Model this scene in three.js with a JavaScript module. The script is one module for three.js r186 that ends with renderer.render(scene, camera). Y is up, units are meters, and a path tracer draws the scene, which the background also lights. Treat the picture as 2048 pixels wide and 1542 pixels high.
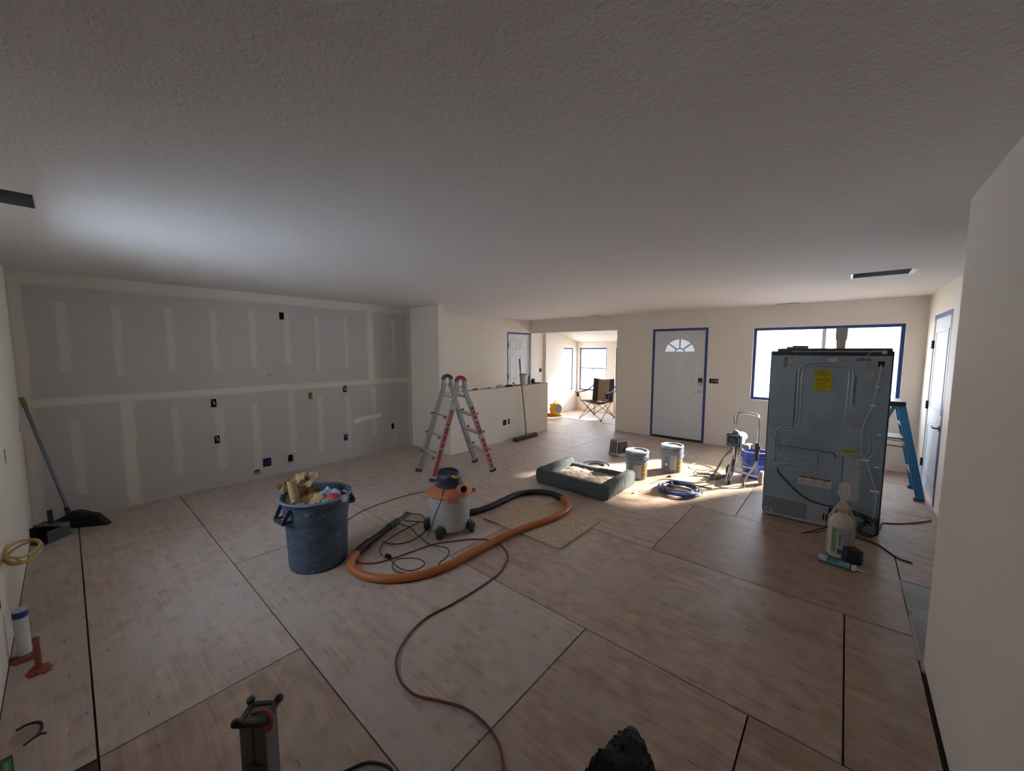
import * as THREE from 'three';
import { mergeGeometries, toCreasedNormals, mergeVertices } from 'three/addons/utils/BufferGeometryUtils.js';
import { RoundedBoxGeometry } from 'three/addons/geometries/RoundedBoxGeometry.js';
import { MarchingCubes } from 'three/addons/objects/MarchingCubes.js';
import { ImprovedNoise } from 'three/addons/math/ImprovedNoise.js';

// ---------------------------------------------------------------- camera, sky, sun, exposure
const scene = new THREE.Scene();
const D2R = Math.PI / 180;
const camera = new THREE.PerspectiveCamera(2 * Math.atan(771 / 772) / D2R, 2048 / 1542, 0.05, 400);
camera.position.set(0, 1.7, 0);
camera.rotation.set(-5.15 * D2R, 40.85 * D2R, 0.05 * D2R, 'YXZ');
scene.add(camera);

const renderer = new THREE.WebGLRenderer({ antialias: true });
renderer.toneMapping = THREE.LinearToneMapping;
renderer.toneMappingExposure = 1.3;
renderer.shadowMap.enabled = true;

{ // clear winter sky: pale at the horizon, bluer overhead
  const W = 64, H = 32, d = new Float32Array(W * H * 4), K = 10.4;
  for (let j = 0; j < H; j++) {
    const up = Math.max(0, Math.sin(((j + 0.5) / H - 0.5) * Math.PI)), t = Math.pow(up, 0.55);
    for (let i = 0; i < W; i++) d.set([K * (0.95 - 0.40 * t), K * (0.98 - 0.22 * t), K * (1.03 - 0.0 * t), 1], (j * W + i) * 4);
  }
  const sky = new THREE.DataTexture(d, W, H, THREE.RGBAFormat, THREE.FloatType);
  sky.mapping = THREE.EquirectangularReflectionMapping;
  sky.magFilter = sky.minFilter = THREE.LinearFilter;
  sky.needsUpdate = true;
  scene.background = sky;
}
// low sun from behind the far wall, shining towards -x and +z
const sun = new THREE.DirectionalLight(new THREE.Color().setRGB(1.0, 0.93, 0.82), 24);
sun.position.set(0.51 * 20 - 3, 0.49 * 20, -0.86 * 20 - 5);
sun.target.position.set(-3, 0, -5);
sun.castShadow = true; sun.shadow.radius = 7; sun.shadow.mapSize.set(2048, 2048);
Object.assign(sun.shadow.camera, { left: -12, right: 12, top: 12, bottom: -12, near: 1, far: 60 });
scene.add(sun, sun.target);

// ---------------------------------------------------------------- helpers
let seed = 7;
const rnd = () => { seed |= 0; seed = (seed + 0x6d2b79f5) | 0; let t = Math.imul(seed ^ (seed >>> 15), 1 | seed); t = (t + Math.imul(t ^ (t >>> 7), 61 | t)) ^ t; return ((t ^ (t >>> 14)) >>> 0) / 4294967296; };
const rr = (a, b) => a + (b - a) * rnd();
const V = (x, y, z) => new THREE.Vector3(x, y, z);
const perlin = new ImprovedNoise();
const fbm = (x, y, z, o = 4) => { let s = 0, a = 0.5; for (let i = 0; i < o; i++) { s += a * perlin.noise(x, y, z); x *= 2.03; y *= 2.03; z += 7.7; a *= 0.5; } return s; };
const clamp01 = (x) => Math.min(1, Math.max(0, x));
const smooth = (a, b, x) => { const t = clamp01((x - a) / (b - a)); return t * t * (3 - 2 * t); };

function mat(r, g, b, roughness = 0.8, extra = {}) {
  const { metalness = 0, ...rest } = extra;
  const m = new THREE.MeshPhysicalMaterial({ roughness, metalness, ...rest });
  m.color.setRGB(r, g, b);
  return m;
}
const hex = (h, roughness = 0.8, extra = {}) => new THREE.MeshPhysicalMaterial({ color: h, roughness, ...extra });

const names = {};
function numbered(n) { const k = (names[n] = (names[n] ?? -1) + 1); return k ? n + '_' + String(k).padStart(3, '0') : n; }
function finish(o) { o.castShadow = o.receiveShadow = true; return o; }
// several geometries become ONE named mesh
function geo(list) {
  list = [].concat(list);
  if (list.length === 1) return list[0];
  const idx = list.every((g) => g.index);
  const use = list.map((g) => { const h = idx ? g : (g.index ? g.toNonIndexed() : g); for (const k of Object.keys(h.attributes)) if (!['position', 'normal', 'uv'].includes(k)) h.deleteAttribute(k); return h; });
  return mergeGeometries(use);
}
function part(name, list, material, parent) { const o = finish(new THREE.Mesh(geo(list), material)); o.name = name; parent.add(o); return o; }
function thing(name, label, category, [x, y, z] = [0, 0, 0], turn = 0, group) {
  const o = new THREE.Group(); o.name = numbered(name); scene.add(o);
  o.position.set(x, y, z); o.rotation.y = turn; o.userData = { label, category };
  if (group) o.userData.group = group;
  return o;
}
function single(name, list, material, label, category, group) {
  const o = finish(new THREE.Mesh(geo(list), material)); o.name = numbered(name); scene.add(o);
  o.userData = { label, category }; if (group) o.userData.group = group; return o;
}
function struct(name, label, list, material) {
  const o = list ? finish(new THREE.Mesh(geo(list), material)) : new THREE.Group();
  o.name = numbered(name); o.userData = { kind: 'structure', label }; scene.add(o); return o;
}
const T = (g, x = 0, y = 0, z = 0, rx = 0, ry = 0, rz = 0) => { const m = new THREE.Matrix4().makeRotationFromEuler(new THREE.Euler(rx, ry, rz)); m.setPosition(x, y, z); return g.applyMatrix4(m); };
// box given by its corners
const bx = (x0, x1, y0, y1, z0, z1) => T(new THREE.BoxGeometry(Math.abs(x1 - x0), Math.abs(y1 - y0), Math.abs(z1 - z0)), (x0 + x1) / 2, (y0 + y1) / 2, (z0 + z1) / 2);
const rb = (x0, x1, y0, y1, z0, z1, r = 0.01, s = 2) => T(new RoundedBoxGeometry(Math.abs(x1 - x0), Math.abs(y1 - y0), Math.abs(z1 - z0), s, Math.min(r, Math.abs(x1 - x0) / 2.01, Math.abs(y1 - y0) / 2.01, Math.abs(z1 - z0) / 2.01)), (x0 + x1) / 2, (y0 + y1) / 2, (z0 + z1) / 2);
const cyl = (r0, r1, h, x = 0, y = 0, z = 0, n = 24, open = false) => T(new THREE.CylinderGeometry(r1, r0, h, n, 1, open), x, y + h / 2, z);
function between(a, b, g) { // geometry along +y, unit height, laid from a to b
  const d = b.clone().sub(a), L = d.length(), q = new THREE.Quaternion().setFromUnitVectors(V(0, 1, 0), d.normalize());
  return g.applyMatrix4(new THREE.Matrix4().compose(a, q, V(1, L, 1)));
}
const rod = (a, b, r0, r1 = r0, n = 12) => between(V(...a), V(...b), T(new THREE.CylinderGeometry(r1, r0, 1, n), 0, 0.5, 0));
// rectangular bar a->b; w across 'side', t across the other axis
function bar(a, b, w, t, side = [1, 0, 0], round = 0) {
  a = V(...a); b = V(...b); const y = b.clone().sub(a), L = y.length(); y.normalize();
  const x = V(...side); x.addScaledVector(y, -x.dot(y)).normalize(); const z = x.clone().cross(y);
  const g = round ? new RoundedBoxGeometry(w, L, t, 2, round) : new THREE.BoxGeometry(w, L, t);
  const m = new THREE.Matrix4().makeBasis(x, y, z).setPosition(a.clone().add(b).multiplyScalar(0.5));
  return g.applyMatrix4(m);
}
const tube = (pts, r, seg = 60, rad = 8, closed = false) => new THREE.TubeGeometry(new THREE.CatmullRomCurve3(pts.map((p) => V(...p)), closed, 'centripetal'), seg, r, rad, closed);
const lathe = (pts, n = 40) => new THREE.LatheGeometry(pts.map((p) => new THREE.Vector2(...p)), n);
const torus = (R, r, x, y, z, n = 40, m = 10, rx = Math.PI / 2) => T(new THREE.TorusGeometry(R, r, m, n), x, y, z, rx);
function shapeOf(pts, holes = []) { const s = new THREE.Shape(pts.map((p) => new THREE.Vector2(...p))); for (const h of holes) s.holes.push(new THREE.Path(h.map((p) => new THREE.Vector2(...p)))); return s; }
const extrude = (s, depth, bevel = 0) => new THREE.ExtrudeGeometry(s, { depth, bevelEnabled: bevel > 0, bevelSize: bevel, bevelThickness: bevel, bevelSegments: 2, curveSegments: 12 });
const rect = (a, b, c, d) => [[a, c], [b, c], [b, d], [a, d]];
function metreUV(g, ax, ay, sx = 1, sy = 1, ox = 0, oy = 0) { // uv in metres along two axes
  const p = g.attributes.position, u = new Float32Array(p.count * 2), k = { x: 'getX', y: 'getY', z: 'getZ' };
  for (let i = 0; i < p.count; i++) { u[2 * i] = (p[k[ax]](i) - ox) * sx; u[2 * i + 1] = (p[k[ay]](i) - oy) * sy; }
  g.setAttribute('uv', new THREE.BufferAttribute(u, 2)); return g;
}
function dataTex(W, H, fn, srgb = true, repeat = true) {
  const d = new Uint8Array(W * H * 4), c = [0, 0, 0];
  for (let j = 0; j < H; j++) for (let i = 0; i < W; i++) { fn(i, j, c); const o = (j * W + i) * 4; d[o] = clamp01(c[0]) * 255; d[o + 1] = clamp01(c[1]) * 255; d[o + 2] = clamp01(c[2]) * 255; d[o + 3] = 255; }
  const t = new THREE.DataTexture(d, W, H); t.magFilter = THREE.LinearFilter; t.minFilter = THREE.LinearMipmapLinearFilter; t.generateMipmaps = true;
  if (srgb) t.colorSpace = THREE.SRGBColorSpace; if (repeat) t.wrapS = t.wrapT = THREE.RepeatWrapping; t.needsUpdate = true; return t;
}
function canvasTex(W, H, draw) {
  const c = document.createElement('canvas'); c.width = W; c.height = H; const x = c.getContext('2d'); draw(x, W, H);
  const t = new THREE.CanvasTexture(c); t.wrapS = t.wrapT = THREE.RepeatWrapping; t.colorSpace = THREE.SRGBColorSpace; return t;
}
// tiling value noise for data textures
function noiseGrid(n, m) { const a = new Float32Array(n * m); for (let i = 0; i < a.length; i++) a[i] = rnd(); return (u, v) => { u = (u - Math.floor(u)) * n; v = (v - Math.floor(v)) * m; const i = Math.floor(u), j = Math.floor(v), s = (u - i) ** 2 * (3 - 2 * (u - i)), t = (v - j) ** 2 * (3 - 2 * (v - j)), p = (a0, b0) => a[((b0 % m) * n) + (a0 % n)]; return (p(i, j) * (1 - s) + p(i + 1, j) * s) * (1 - t) + (p(i, j + 1) * (1 - s) + p(i + 1, j + 1) * s) * t; }; }

// ---------------------------------------------------------------- the room
const XL = -5.82, XD = -5.95, ZF = -7.6, ZB = 0.31, XR = 0.80, CH = 2.44, XN = 0.415;
// knock-down plaster texture of walls and ceiling
const plasterBump = (() => { const a = noiseGrid(40, 40), b = noiseGrid(90, 90), c = noiseGrid(220, 220); return dataTex(512, 512, (i, j, o) => { const u = i / 512, v = j / 512, n = a(u, v) * 0.5 + b(u, v) * 0.5; const k = smooth(0.47, 0.56, n) * 0.8 + c(u, v) * 0.12; o[0] = o[1] = o[2] = k; }, false); })();
const ceilBump = plasterBump.clone(); ceilBump.repeat.set(1.5, 1.5); ceilBump.needsUpdate = true;
const wallBump = plasterBump.clone(); wallBump.repeat.set(1.1, 1.1); wallBump.needsUpdate = true;
const M = {
  wall: mat(0.815, 0.735, 0.635, 0.85, { bumpMap: wallBump, bumpScale: 0.00045 }),
  ceil: mat(0.74, 0.685, 0.645, 0.9, { bumpMap: ceilBump, bumpScale: 0.0007 }),
  white: mat(0.69, 0.70, 0.71, 0.7),
  reveal: mat(0.78, 0.76, 0.73, 0.7),
  tape: mat(0.022, 0.055, 0.22, 0.6),
  tapeDark: mat(0.025, 0.045, 0.17, 0.6),
  glass: mat(1, 1, 1, 0, { transmission: 1, thickness: 0, ior: 1.45 }),
  vinylFrame: mat(0.82, 0.82, 0.82, 0.4),
  black: mat(0.012, 0.012, 0.014, 0.5),
  blackMatte: mat(0.02, 0.02, 0.022, 0.85),
  steel: mat(0.55, 0.56, 0.58, 0.35, { metalness: 1 }),
  galv: mat(0.42, 0.45, 0.48, 0.5, { metalness: 0.8 }),
  snow: mat(0.88, 0.90, 0.93, 0.95),
  gap: mat(0.055, 0.035, 0.025, 0.95),
  foundation: mat(0.3, 0.3, 0.3, 0.9),
};
// wall slabs: outline in (a, y) with holes, extruded outwards
// outline of a wall with notches where openings reach the floor
function wallShape(a0, a1, y0, y1, holes) {
  const low = holes.filter((h) => h[2] <= y0).sort((p, q) => p[0] - q[0]), rest = holes.filter((h) => h[2] > y0), pts = [];
  if (!low.length || low[0][0] > a0) pts.push([a0, y0]);
  for (const h of low) { if (h[0] > a0) pts.push([h[0], y0], [h[0], h[3]]); else pts.push([a0, h[3]]); if (h[1] < a1) pts.push([h[1], h[3]], [h[1], y0]); else pts.push([a1, h[3]]); }
  if (!low.length || low.at(-1)[1] < a1) pts.push([a1, y0]);
  pts.push([a1, y1], [a0, y1]);
  return shapeOf(pts, rest.map((h) => rect(...h)));
}
function slabZ(x0, x1, y0, y1, z, thick, holes = []) { // wall across x at z, thick towards sign(thick)
  const g = extrude(wallShape(x0, x1, y0, y1, holes), Math.abs(thick)); T(g, 0, 0, thick > 0 ? z : z - Math.abs(thick)); return metreUV(g, 'x', 'y');
}
function slabX(z0, z1, y0, y1, x, thick, holes = []) { // wall along z at x
  const g = extrude(wallShape(-z1, -z0, y0, y1, holes.map((h) => [-h[1], -h[0], h[2], h[3]])), Math.abs(thick));
  g.rotateY(Math.PI / 2); T(g, thick > 0 ? x : x - Math.abs(thick), 0, 0); return metreUV(g, 'z', 'y');
}
// openings
const OP = [XD - 0.2, -3.66, -0.02, 2.13], DR = [-2.885, -1.925, -0.02, 2.11], WB = [-1.205, 0.595, 0.88, 2.08];
const NW1 = [-5.80, -4.95, 0.58, 1.78], NW2 = [-4.69, -3.84, 0.58, 1.78], NWL = [-9.49, -8.96, 0.59, 1.78];
const KW = [-3.85, -2.85, 1.12, 2.05];
// cut-outs for electrical boxes: centre along the wall, height, width, height
const EL = [[-1.155, 1.06, 0.055, 0.10], [-1.165, 0.605, 0.055, 0.10], [-1.96, 2.165, 0.058, 0.095], [-2.285, 1.05, 0.055, 0.10], [-2.79, 1.11, 0.055, 0.10], [-3.605, 0.41, 0.05, 0.095], [-2.78, 0.355, 0.07, 0.10], [-1.98, 0.195, 0.062, 0.10], [-1.69, 0.20, 0.10, 0.115]];
const EH = [[-5.305, 0.36, 0.10, 0.10], [-5.425, 0.365, 0.055, 0.10]], ED = [[-7.99, 1.20, 0.11, 0.10]], EF = [[-1.78, 1.16, 0.15, 0.085]], EB = [[-3.30, 0.39, 0.055, 0.10], [-4.30, 0.98, 0.055, 0.10], [-5.66, 1.0, 0.055, 0.1]];
const cut = (l) => l.map(([c, y, w, h]) => [c - w / 2, c + w / 2, y - h / 2, y + h / 2]);
// the kitchen wall with its bare gypsum boards, seams and screw rows covered with joint compound
const drywallTex = (() => {
  const z0 = 0.31, z1 = -4.0, W = 2048, H = 1160, X = (z) => (z0 - z) / (z0 - z1) * W, Y = (y) => (1 - y / CH) * H;
  return canvasTex(W, H, (c) => {
    c.fillStyle = 'rgb(188,179,170)'; c.fillRect(0, 0, W, H);
    let s = 91; const r = () => ((s = (s * 16807) % 2147483647) / 2147483647);
    for (let i = 0; i < 2600; i++) { const v = r() < 0.5 ? 172 : 200; c.fillStyle = `rgba(${v},${v - 4},${v - 9},0.05)`; c.fillRect(r() * W, r() * H, 30 + r() * 140, 2 + r() * 26); }
    const mud = (za, zb, ya, yb, a = 0.85, wob = 0.012) => { // a trowelled strip with a slightly wavy outline
      for (let k = 0; k < 5; k++) {
        const q = 1 - k * 0.10, zc = (za + zb) / 2, hw = Math.abs(za - zb) / 2 * q, n = 26, horizontal = Math.abs(za - zb) > Math.abs(ya - yb);
        c.fillStyle = `rgba(${208 + k * 2},${198 + k * 2},${183 + k * 2},${a * 0.36})`; c.beginPath();
        const L = [], R = [];
        for (let i = 0; i <= n; i++) {
          const t = i / n, w = wob * (Math.sin(t * 7 + za * 9 + k) + Math.sin(t * 17 + yb * 5) * 0.5);
          if (horizontal) { const z = za + (zb - za) * t, hc = (ya + yb) / 2, hh = (yb - ya) / 2 * q; L.push([X(z), Y(hc + hh + w)]); R.push([X(z), Y(hc - hh + w * 0.6)]); }
          else { const y = ya + (yb - ya) * t; L.push([X(zc + hw + w * 0.6), Y(y)]); R.push([X(zc - hw + w), Y(y)]); }
        }
        [...L, ...R.reverse()].forEach((p, i) => (i ? c.lineTo(...p) : c.moveTo(...p))); c.closePath(); c.fill();
      }
    };
    mud(0.31, -4.0, 2.31, 2.46, 1); mud(0.31, 0.22, 0, 2.4, 1); mud(-3.92, -4.0, 0, 2.4, 0.8);
    mud(0.26, -4.0, 1.15, 1.24, 1.05, 0.007);
    for (const [a, b, y0, y1] of [[0.04, -0.05, 1.48, 2.17], [-0.34, -0.42, 1.44, 2.17], [-0.76, -0.84, 1.47, 2.18], [-1.17, -1.24, 1.46, 2.17], [-1.57, -1.65, 1.48, 2.23], [-1.97, -2.06, 1.49, 2.2], [-2.38, -2.45, 1.41, 2.19], [-2.81, -2.87, 1.44, 2.2], [-3.63, -3.69, 1.45, 2.22]]) mud(a, b, y0, y1, 0.5);
    mud(-3.18, -3.30, 1.2, 2.34, 0.85); mud(-0.34, -0.46, 0, 1.15, 1.1);
    for (const [a, b, y0, y1] of [[0.02, -0.07, 0.24, 0.99], [-0.75, -0.84, 0.24, 1.06], [-1.15, -1.26, 0.22, 0.98], [-1.54, -1.64, 0.1, 1.03], [-1.98, -2.08, 0.27, 1.15], [-2.37, -2.46, 0.19, 1.04], [-2.80, -2.88, 0.17, 1.0], [-3.22, -3.32, 0.29, 1.1], [-3.62, -3.68, 0.15, 0.3]]) mud(a, b, y0, y1, 0.48);
    c.fillStyle = 'rgba(222,222,224,0.8)'; c.beginPath(); // fresh white patch
    [[-2.93, 0.545], [-2.92, 0.61], [-3.05, 0.645], [-3.2, 0.65], [-3.39, 0.66], [-3.40, 0.60], [-3.24, 0.595], [-3.08, 0.575]].forEach(([z, y], i) => (i ? c.lineTo(X(z), Y(y)) : c.moveTo(X(z), Y(y)))); c.fill();
  });
})();
const drywall = new THREE.MeshPhysicalMaterial({ map: drywallTex, roughness: 0.92 });
{ // kitchen wall (left)
  const g = slabX(-4.0, 0.31, 0.004, CH, XL, -0.15, cut(EL)); metreUV(g, 'z', 'y', -1 / 4.31, 1 / CH, 0.31, 0);
  struct('wall_left', 'grey bare drywall of the kitchen with pale joint compound stripes', g, drywall);
}
struct('wall_back', 'kitchen sink wall at the left edge with a window', slabZ(XL - 0.15, -1.5, 0.004, CH, ZB, 0.15, [KW, ...cut(EB)]), M.wall);
struct('wall_hall_side', 'side wall of the recess behind the camera', slabX(ZB + 0.15, 1.6, 0.004, CH, -1.5, -0.15), M.wall);
struct('wall_hall_end', 'end wall of the recess behind the camera', slabZ(-1.65, XN + 0.12, 0.004, CH, 1.6, 0.15), M.wall);
struct('wall_right_near', 'blank grey painted wall filling the right edge', slabX(-2.95, 1.6, 0.004, CH, XN, 0.12), M.wall);
struct('wall_closet', 'walls of the small space behind the right wall', [slabX(-4.15, -1.2, 0.004, CH, 2.0, 0.12), slabZ(XR, 2.0, 0.004, CH, -4.0, -0.15), slabZ(XN + 0.12, 2.12, 0.004, CH, -1.2, 0.12)], M.wall);
const D3 = [-7.09, -6.0, -0.02, 2.13];
struct('wall_right_far', 'beige wall with the white closet door right of the fridge', slabX(ZF - 0.15, -4.15, 0.004, CH, XR, 0.15, [D3]), M.wall);
struct('wall_far', 'beige entry wall with front door, big window and wide opening', slabZ(XD - 0.15, XR, 0.004, CH, ZF, -0.15, [OP, DR, WB, ...cut(EF)]), M.wall);
struct('wall_stairs', 'cream wall beyond the half wall with a six panel door', slabX(-8.14, -4.12, 0.004, CH, XD, -0.15, [[-7.59, -6.72, -0.02, 2.12], ...cut(ED)]), M.wall);
struct('wall_stub', 'pale stub wall at the end of the kitchen wall', slabZ(XL - 0.28, -5.04, 0.004, CH, -4.0, -0.12), M.wall);
{
  const cap = mat(0.62, 0.57, 0.50, 0.85);
  const h = struct('wall_half', 'waist-high half wall beside the stairs', [slabX(-6.68, -4.0, 0.004, 1.01, -4.77, -0.13, cut(EH)), bx(-5.04, -4.90, 0.004, 1.01, -4.12, -4.0)].map((g) => metreUV(g.index ? g.toNonIndexed() : g, 'z', 'y')), M.wall);
  part('ledge_cap', [bx(-4.905, -4.765, 1.01, 1.022, -6.685, -3.995), bx(-5.04, -4.905, 1.01, 1.022, -4.12, -3.995)], cap, h);
}
// sunroom beyond the opening
struct('wall_sunroom_left', 'sunlit sunroom wall with the narrow window', slabX(-9.66, -8.14, 0.004, 2.44, -5.88, -0.22, [NWL]), M.wall);
struct('wall_sunroom_far', 'cream sunroom end wall with two tall windows', slabZ(-6.1, -3.0, 0.004, 2.3, -9.66, -0.15, [NW1, NW2]), M.wall);
struct('wall_sunroom_right', 'right wall of the sunroom hidden by the entry wall', slabX(-9.66, ZF - 0.15, 0.004, 2.44, -3.0, 0.15), M.wall);
{ // sloped sunroom ceiling
  const s = shapeOf([[7.75, 2.39], [9.66, 1.955], [9.81, 1.925], [9.81, 2.1], [7.75, 2.55]]); const g = extrude(s, 3.25); g.rotateY(Math.PI / 2); T(g, -6.1, 0, 0); metreUV(g, 'x', 'z');
  struct('ceiling_sunroom', 'sloping white sunroom ceiling', g, M.ceil);
}
// main ceiling with four open duct holes
const DUCT = [[-3.27, -2.99, 0.045, 0.225], [-0.005, 0.405, -5.34, -5.03], [-0.89, -0.6, -7.5, -7.42], [-4.2, -3.93, -7.42, -7.34]];
{
  const s = shapeOf([[-6.25, -0.75], [-1.65, -0.75], [-1.65, -1.75], [2.15, -1.75], [2.15, 7.75], [-6.25, 7.75]], DUCT.map((d) => rect(d[0], d[1], -d[3], -d[2])));
  const g = extrude(s, 0.16); g.rotateX(-Math.PI / 2); T(g, 0, CH, 0); metreUV(g, 'x', 'z');
  struct('ceiling', 'broad knock-down textured ceiling', g, M.ceil);
}
{ // roof deck over the ceiling, closing the ducts from above, and foundation under the floor
  struct('roof', 'roof deck above the ceiling', [bx(-6.4, 2.3, 3.06, 3.14, -8.0, 0.8), bx(-1.7, 2.3, 3.06, 3.14, 0.8, 1.8)], M.foundation);
  struct('foundation', 'concrete foundation below the floor', [bx(-6.15, 2.15, -1.2, -0.024, -9.82, 0.46), bx(-1.65, 2.15, -1.2, -0.024, 0.46, 1.75)], M.foundation);
  struct('ground_snow', 'bright snow outside the windows', bx(-150, 150, -1.3, -1.2, -150, 150), M.snow);
  struct('ground_yard', 'bare brown yard before the entry wall', bx(-40, 40, -1.2, -1.185, -17, -7.8), mat(0.32, 0.25, 0.185, 0.95));
}
// ---------------------------------------------------------------- floor of plywood sheets
function plyTex(base, dust, dustAmt, k) {
  const g1 = noiseGrid(6, 90), g2 = noiseGrid(10, 260), g3 = noiseGrid(9, 7), g4 = noiseGrid(40, 24), g5 = noiseGrid(200, 110), g6 = noiseGrid(24, 500), g7 = noiseGrid(4, 5);
  const W = 1024, H = 512, marks = [];
  for (let i = 0; i < 40; i++) marks.push([rnd(), rnd(), rr(0.002, 0.014), rr(0.001, 0.0028), rr(0.2, 0.6)]);
  for (let i = 0; i < 9; i++) marks.push([rnd(), rnd(), rr(0.006, 0.016), rr(0.006, 0.014), rr(0.06, 0.2)]);
  return dataTex(W, H, (i, j, o) => {
    const u = i / W, v = j / H, wob = (g3(u, v) - 0.5) * 0.10 + (g7(u, v) - 0.5) * 0.3;
    const ring = Math.abs(((v * 6 + wob * 9 + g7(u + 0.3, v) * 2) % 1 + 1) % 1 - 0.5) * 2;
    let t = 0.5 + (g1(u, v + wob * 0.15) - 0.5) * 0.13 + (g2(u, v + wob * 0.1) - 0.5) * 0.11 + (g6(u, v) - 0.5) * 0.13 + (ring - 0.5) * 0.05 + (g4(u + 0.2, v + 0.6) - 0.5) * 0.18;
    let d = clamp01(dustAmt * (0.25 + 1.1 * smooth(0.3, 0.8, g4(u, v) * 0.55 + g3(u + 0.4, v) * 0.6)) + (g5(u, v) - 0.5) * 0.35);
    let dark = 0; for (const [a, b, ra, rb_, s] of marks) { const dx = (u - a) / ra, dy = (v - b) * 0.5 / rb_, q = dx * dx + dy * dy; if (q < 1) dark = Math.max(dark, s * (1 - q)); }
    for (let c = 0; c < 3; c++) { let x = base[c] * (0.55 + 0.9 * t); x = x * (1 - d) + dust[c] * d; o[c] = x * (1 - dark * 0.7); }
  });
}
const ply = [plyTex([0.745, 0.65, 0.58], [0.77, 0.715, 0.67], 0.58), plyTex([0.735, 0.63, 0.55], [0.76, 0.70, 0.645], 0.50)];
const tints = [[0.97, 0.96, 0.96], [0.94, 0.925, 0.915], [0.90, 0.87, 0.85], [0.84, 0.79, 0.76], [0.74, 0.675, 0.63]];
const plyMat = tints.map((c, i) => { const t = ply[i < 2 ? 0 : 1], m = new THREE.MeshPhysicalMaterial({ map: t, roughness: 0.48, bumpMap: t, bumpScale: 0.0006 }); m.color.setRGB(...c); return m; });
const floor = struct('floor', 'bare dusty plywood subfloor of large sheets', bx(-6.1, 2.15, -0.024, -0.012, -9.81, 1.75), M.gap);
{
  const sheets = []; // x0, x1, z0, z1
  const row = (za, zb, xs) => { for (let i = 0; i + 1 < xs.length; i++) sheets.push([xs[i], xs[i + 1], za, zb]); };
  row(0.31, 1.75, [-1.65, 0.12, 0.535]); row(0.02, 0.31, [-5.97, -4.66, -2.27, 0.12, 0.415]);
  row(-0.775, 0.02, [-5.97, -4.66, -2.27, 0.12, 0.415]); row(-1.985, -0.775, [-5.97, -3.6, -1.113, -0.25, 0.415]);
  row(-2.99, -1.985, [-5.97, -4.75, -2.4]); sheets.push([-2.4, 0.088, -3.2, -1.985], [0.088, 0.4, -3.2, -1.985]);
  row(-4.2, -2.99, [-5.97, -3.62]); sheets.push([-3.62, -2.4, -4.2, -2.99]);
  row(-3.31, -3.2, [-2.4, -1.175]); row(-3.82, -3.31, [-2.4, -1.175]); row(-4.43, -3.82, [-2.4, -1.175]); row(-4.43, -3.2, [-1.175, 0.4]);
  row(-5.4, -4.2, [-6.1, -4.75, -2.4]); row(-6.6, -5.4, [-6.1, -3.55, -2.4]); row(-8.185, -6.6, [-6.1, -4.75, -2.4]);
  row(-5.65, -4.43, [-2.4, -0.775, 0.97]); row(-6.87, -5.65, [-2.4, -1.2, 0.97]); row(-7.75, -6.87, [-2.4, -0.1, 0.97]);
  row(-8.185, -7.75, [-2.4, -2.9]); row(-9.81, -8.215, [-6.1, -4.6, -2.9]);
  row(-4.43, -3.965, [0.4, 0.97]);
  for (const [a, b, c, d] of sheets) {
    const x0 = Math.min(a, b), x1 = Math.max(a, b), gp = 0.004;
    const g = bx(x0 + gp, x1 - gp, -0.014, rr(-0.0006, 0.0006), c + gp, d - gp);
    metreUV(g, 'x', 'z', 1 / 2.4, 1 / 1.2, rnd() * 2.4, rnd() * 1.2);
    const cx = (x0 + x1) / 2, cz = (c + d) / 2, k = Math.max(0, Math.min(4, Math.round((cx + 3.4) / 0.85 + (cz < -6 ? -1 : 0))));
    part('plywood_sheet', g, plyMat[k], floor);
  }
  // grey vinyl planks in the doorway at the right
  const vin = [mat(0.30, 0.29, 0.28, 0.5), mat(0.26, 0.255, 0.25, 0.5), mat(0.33, 0.32, 0.30, 0.5)];
  for (let i = 0; i < 6; i++) part('vinyl_plank', bx(0.402 + 0, 2.0, -0.013, -0.002, -3.96 + i * 0.18, -3.783 + i * 0.18), vin[i % 3], floor);
  for (let i = 0; i < 9; i++) part('vinyl_plank', bx(0.54, 2.0, -0.013, -0.002, -2.88 + i * 0.18, -2.703 + i * 0.18), vin[i % 3], floor);
  part('vinyl_edge', [bar([0.40, 0.002, -3.96], [0.41, 0.004, -3.5], 0.012, 0.006, [1, 0, 0]), bar([0.405, 0.003, -3.42], [0.402, 0.005, -2.96], 0.016, 0.008, [1, 0, 0])], mat(0.5, 0.42, 0.33, 0.8), floor);
}
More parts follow.
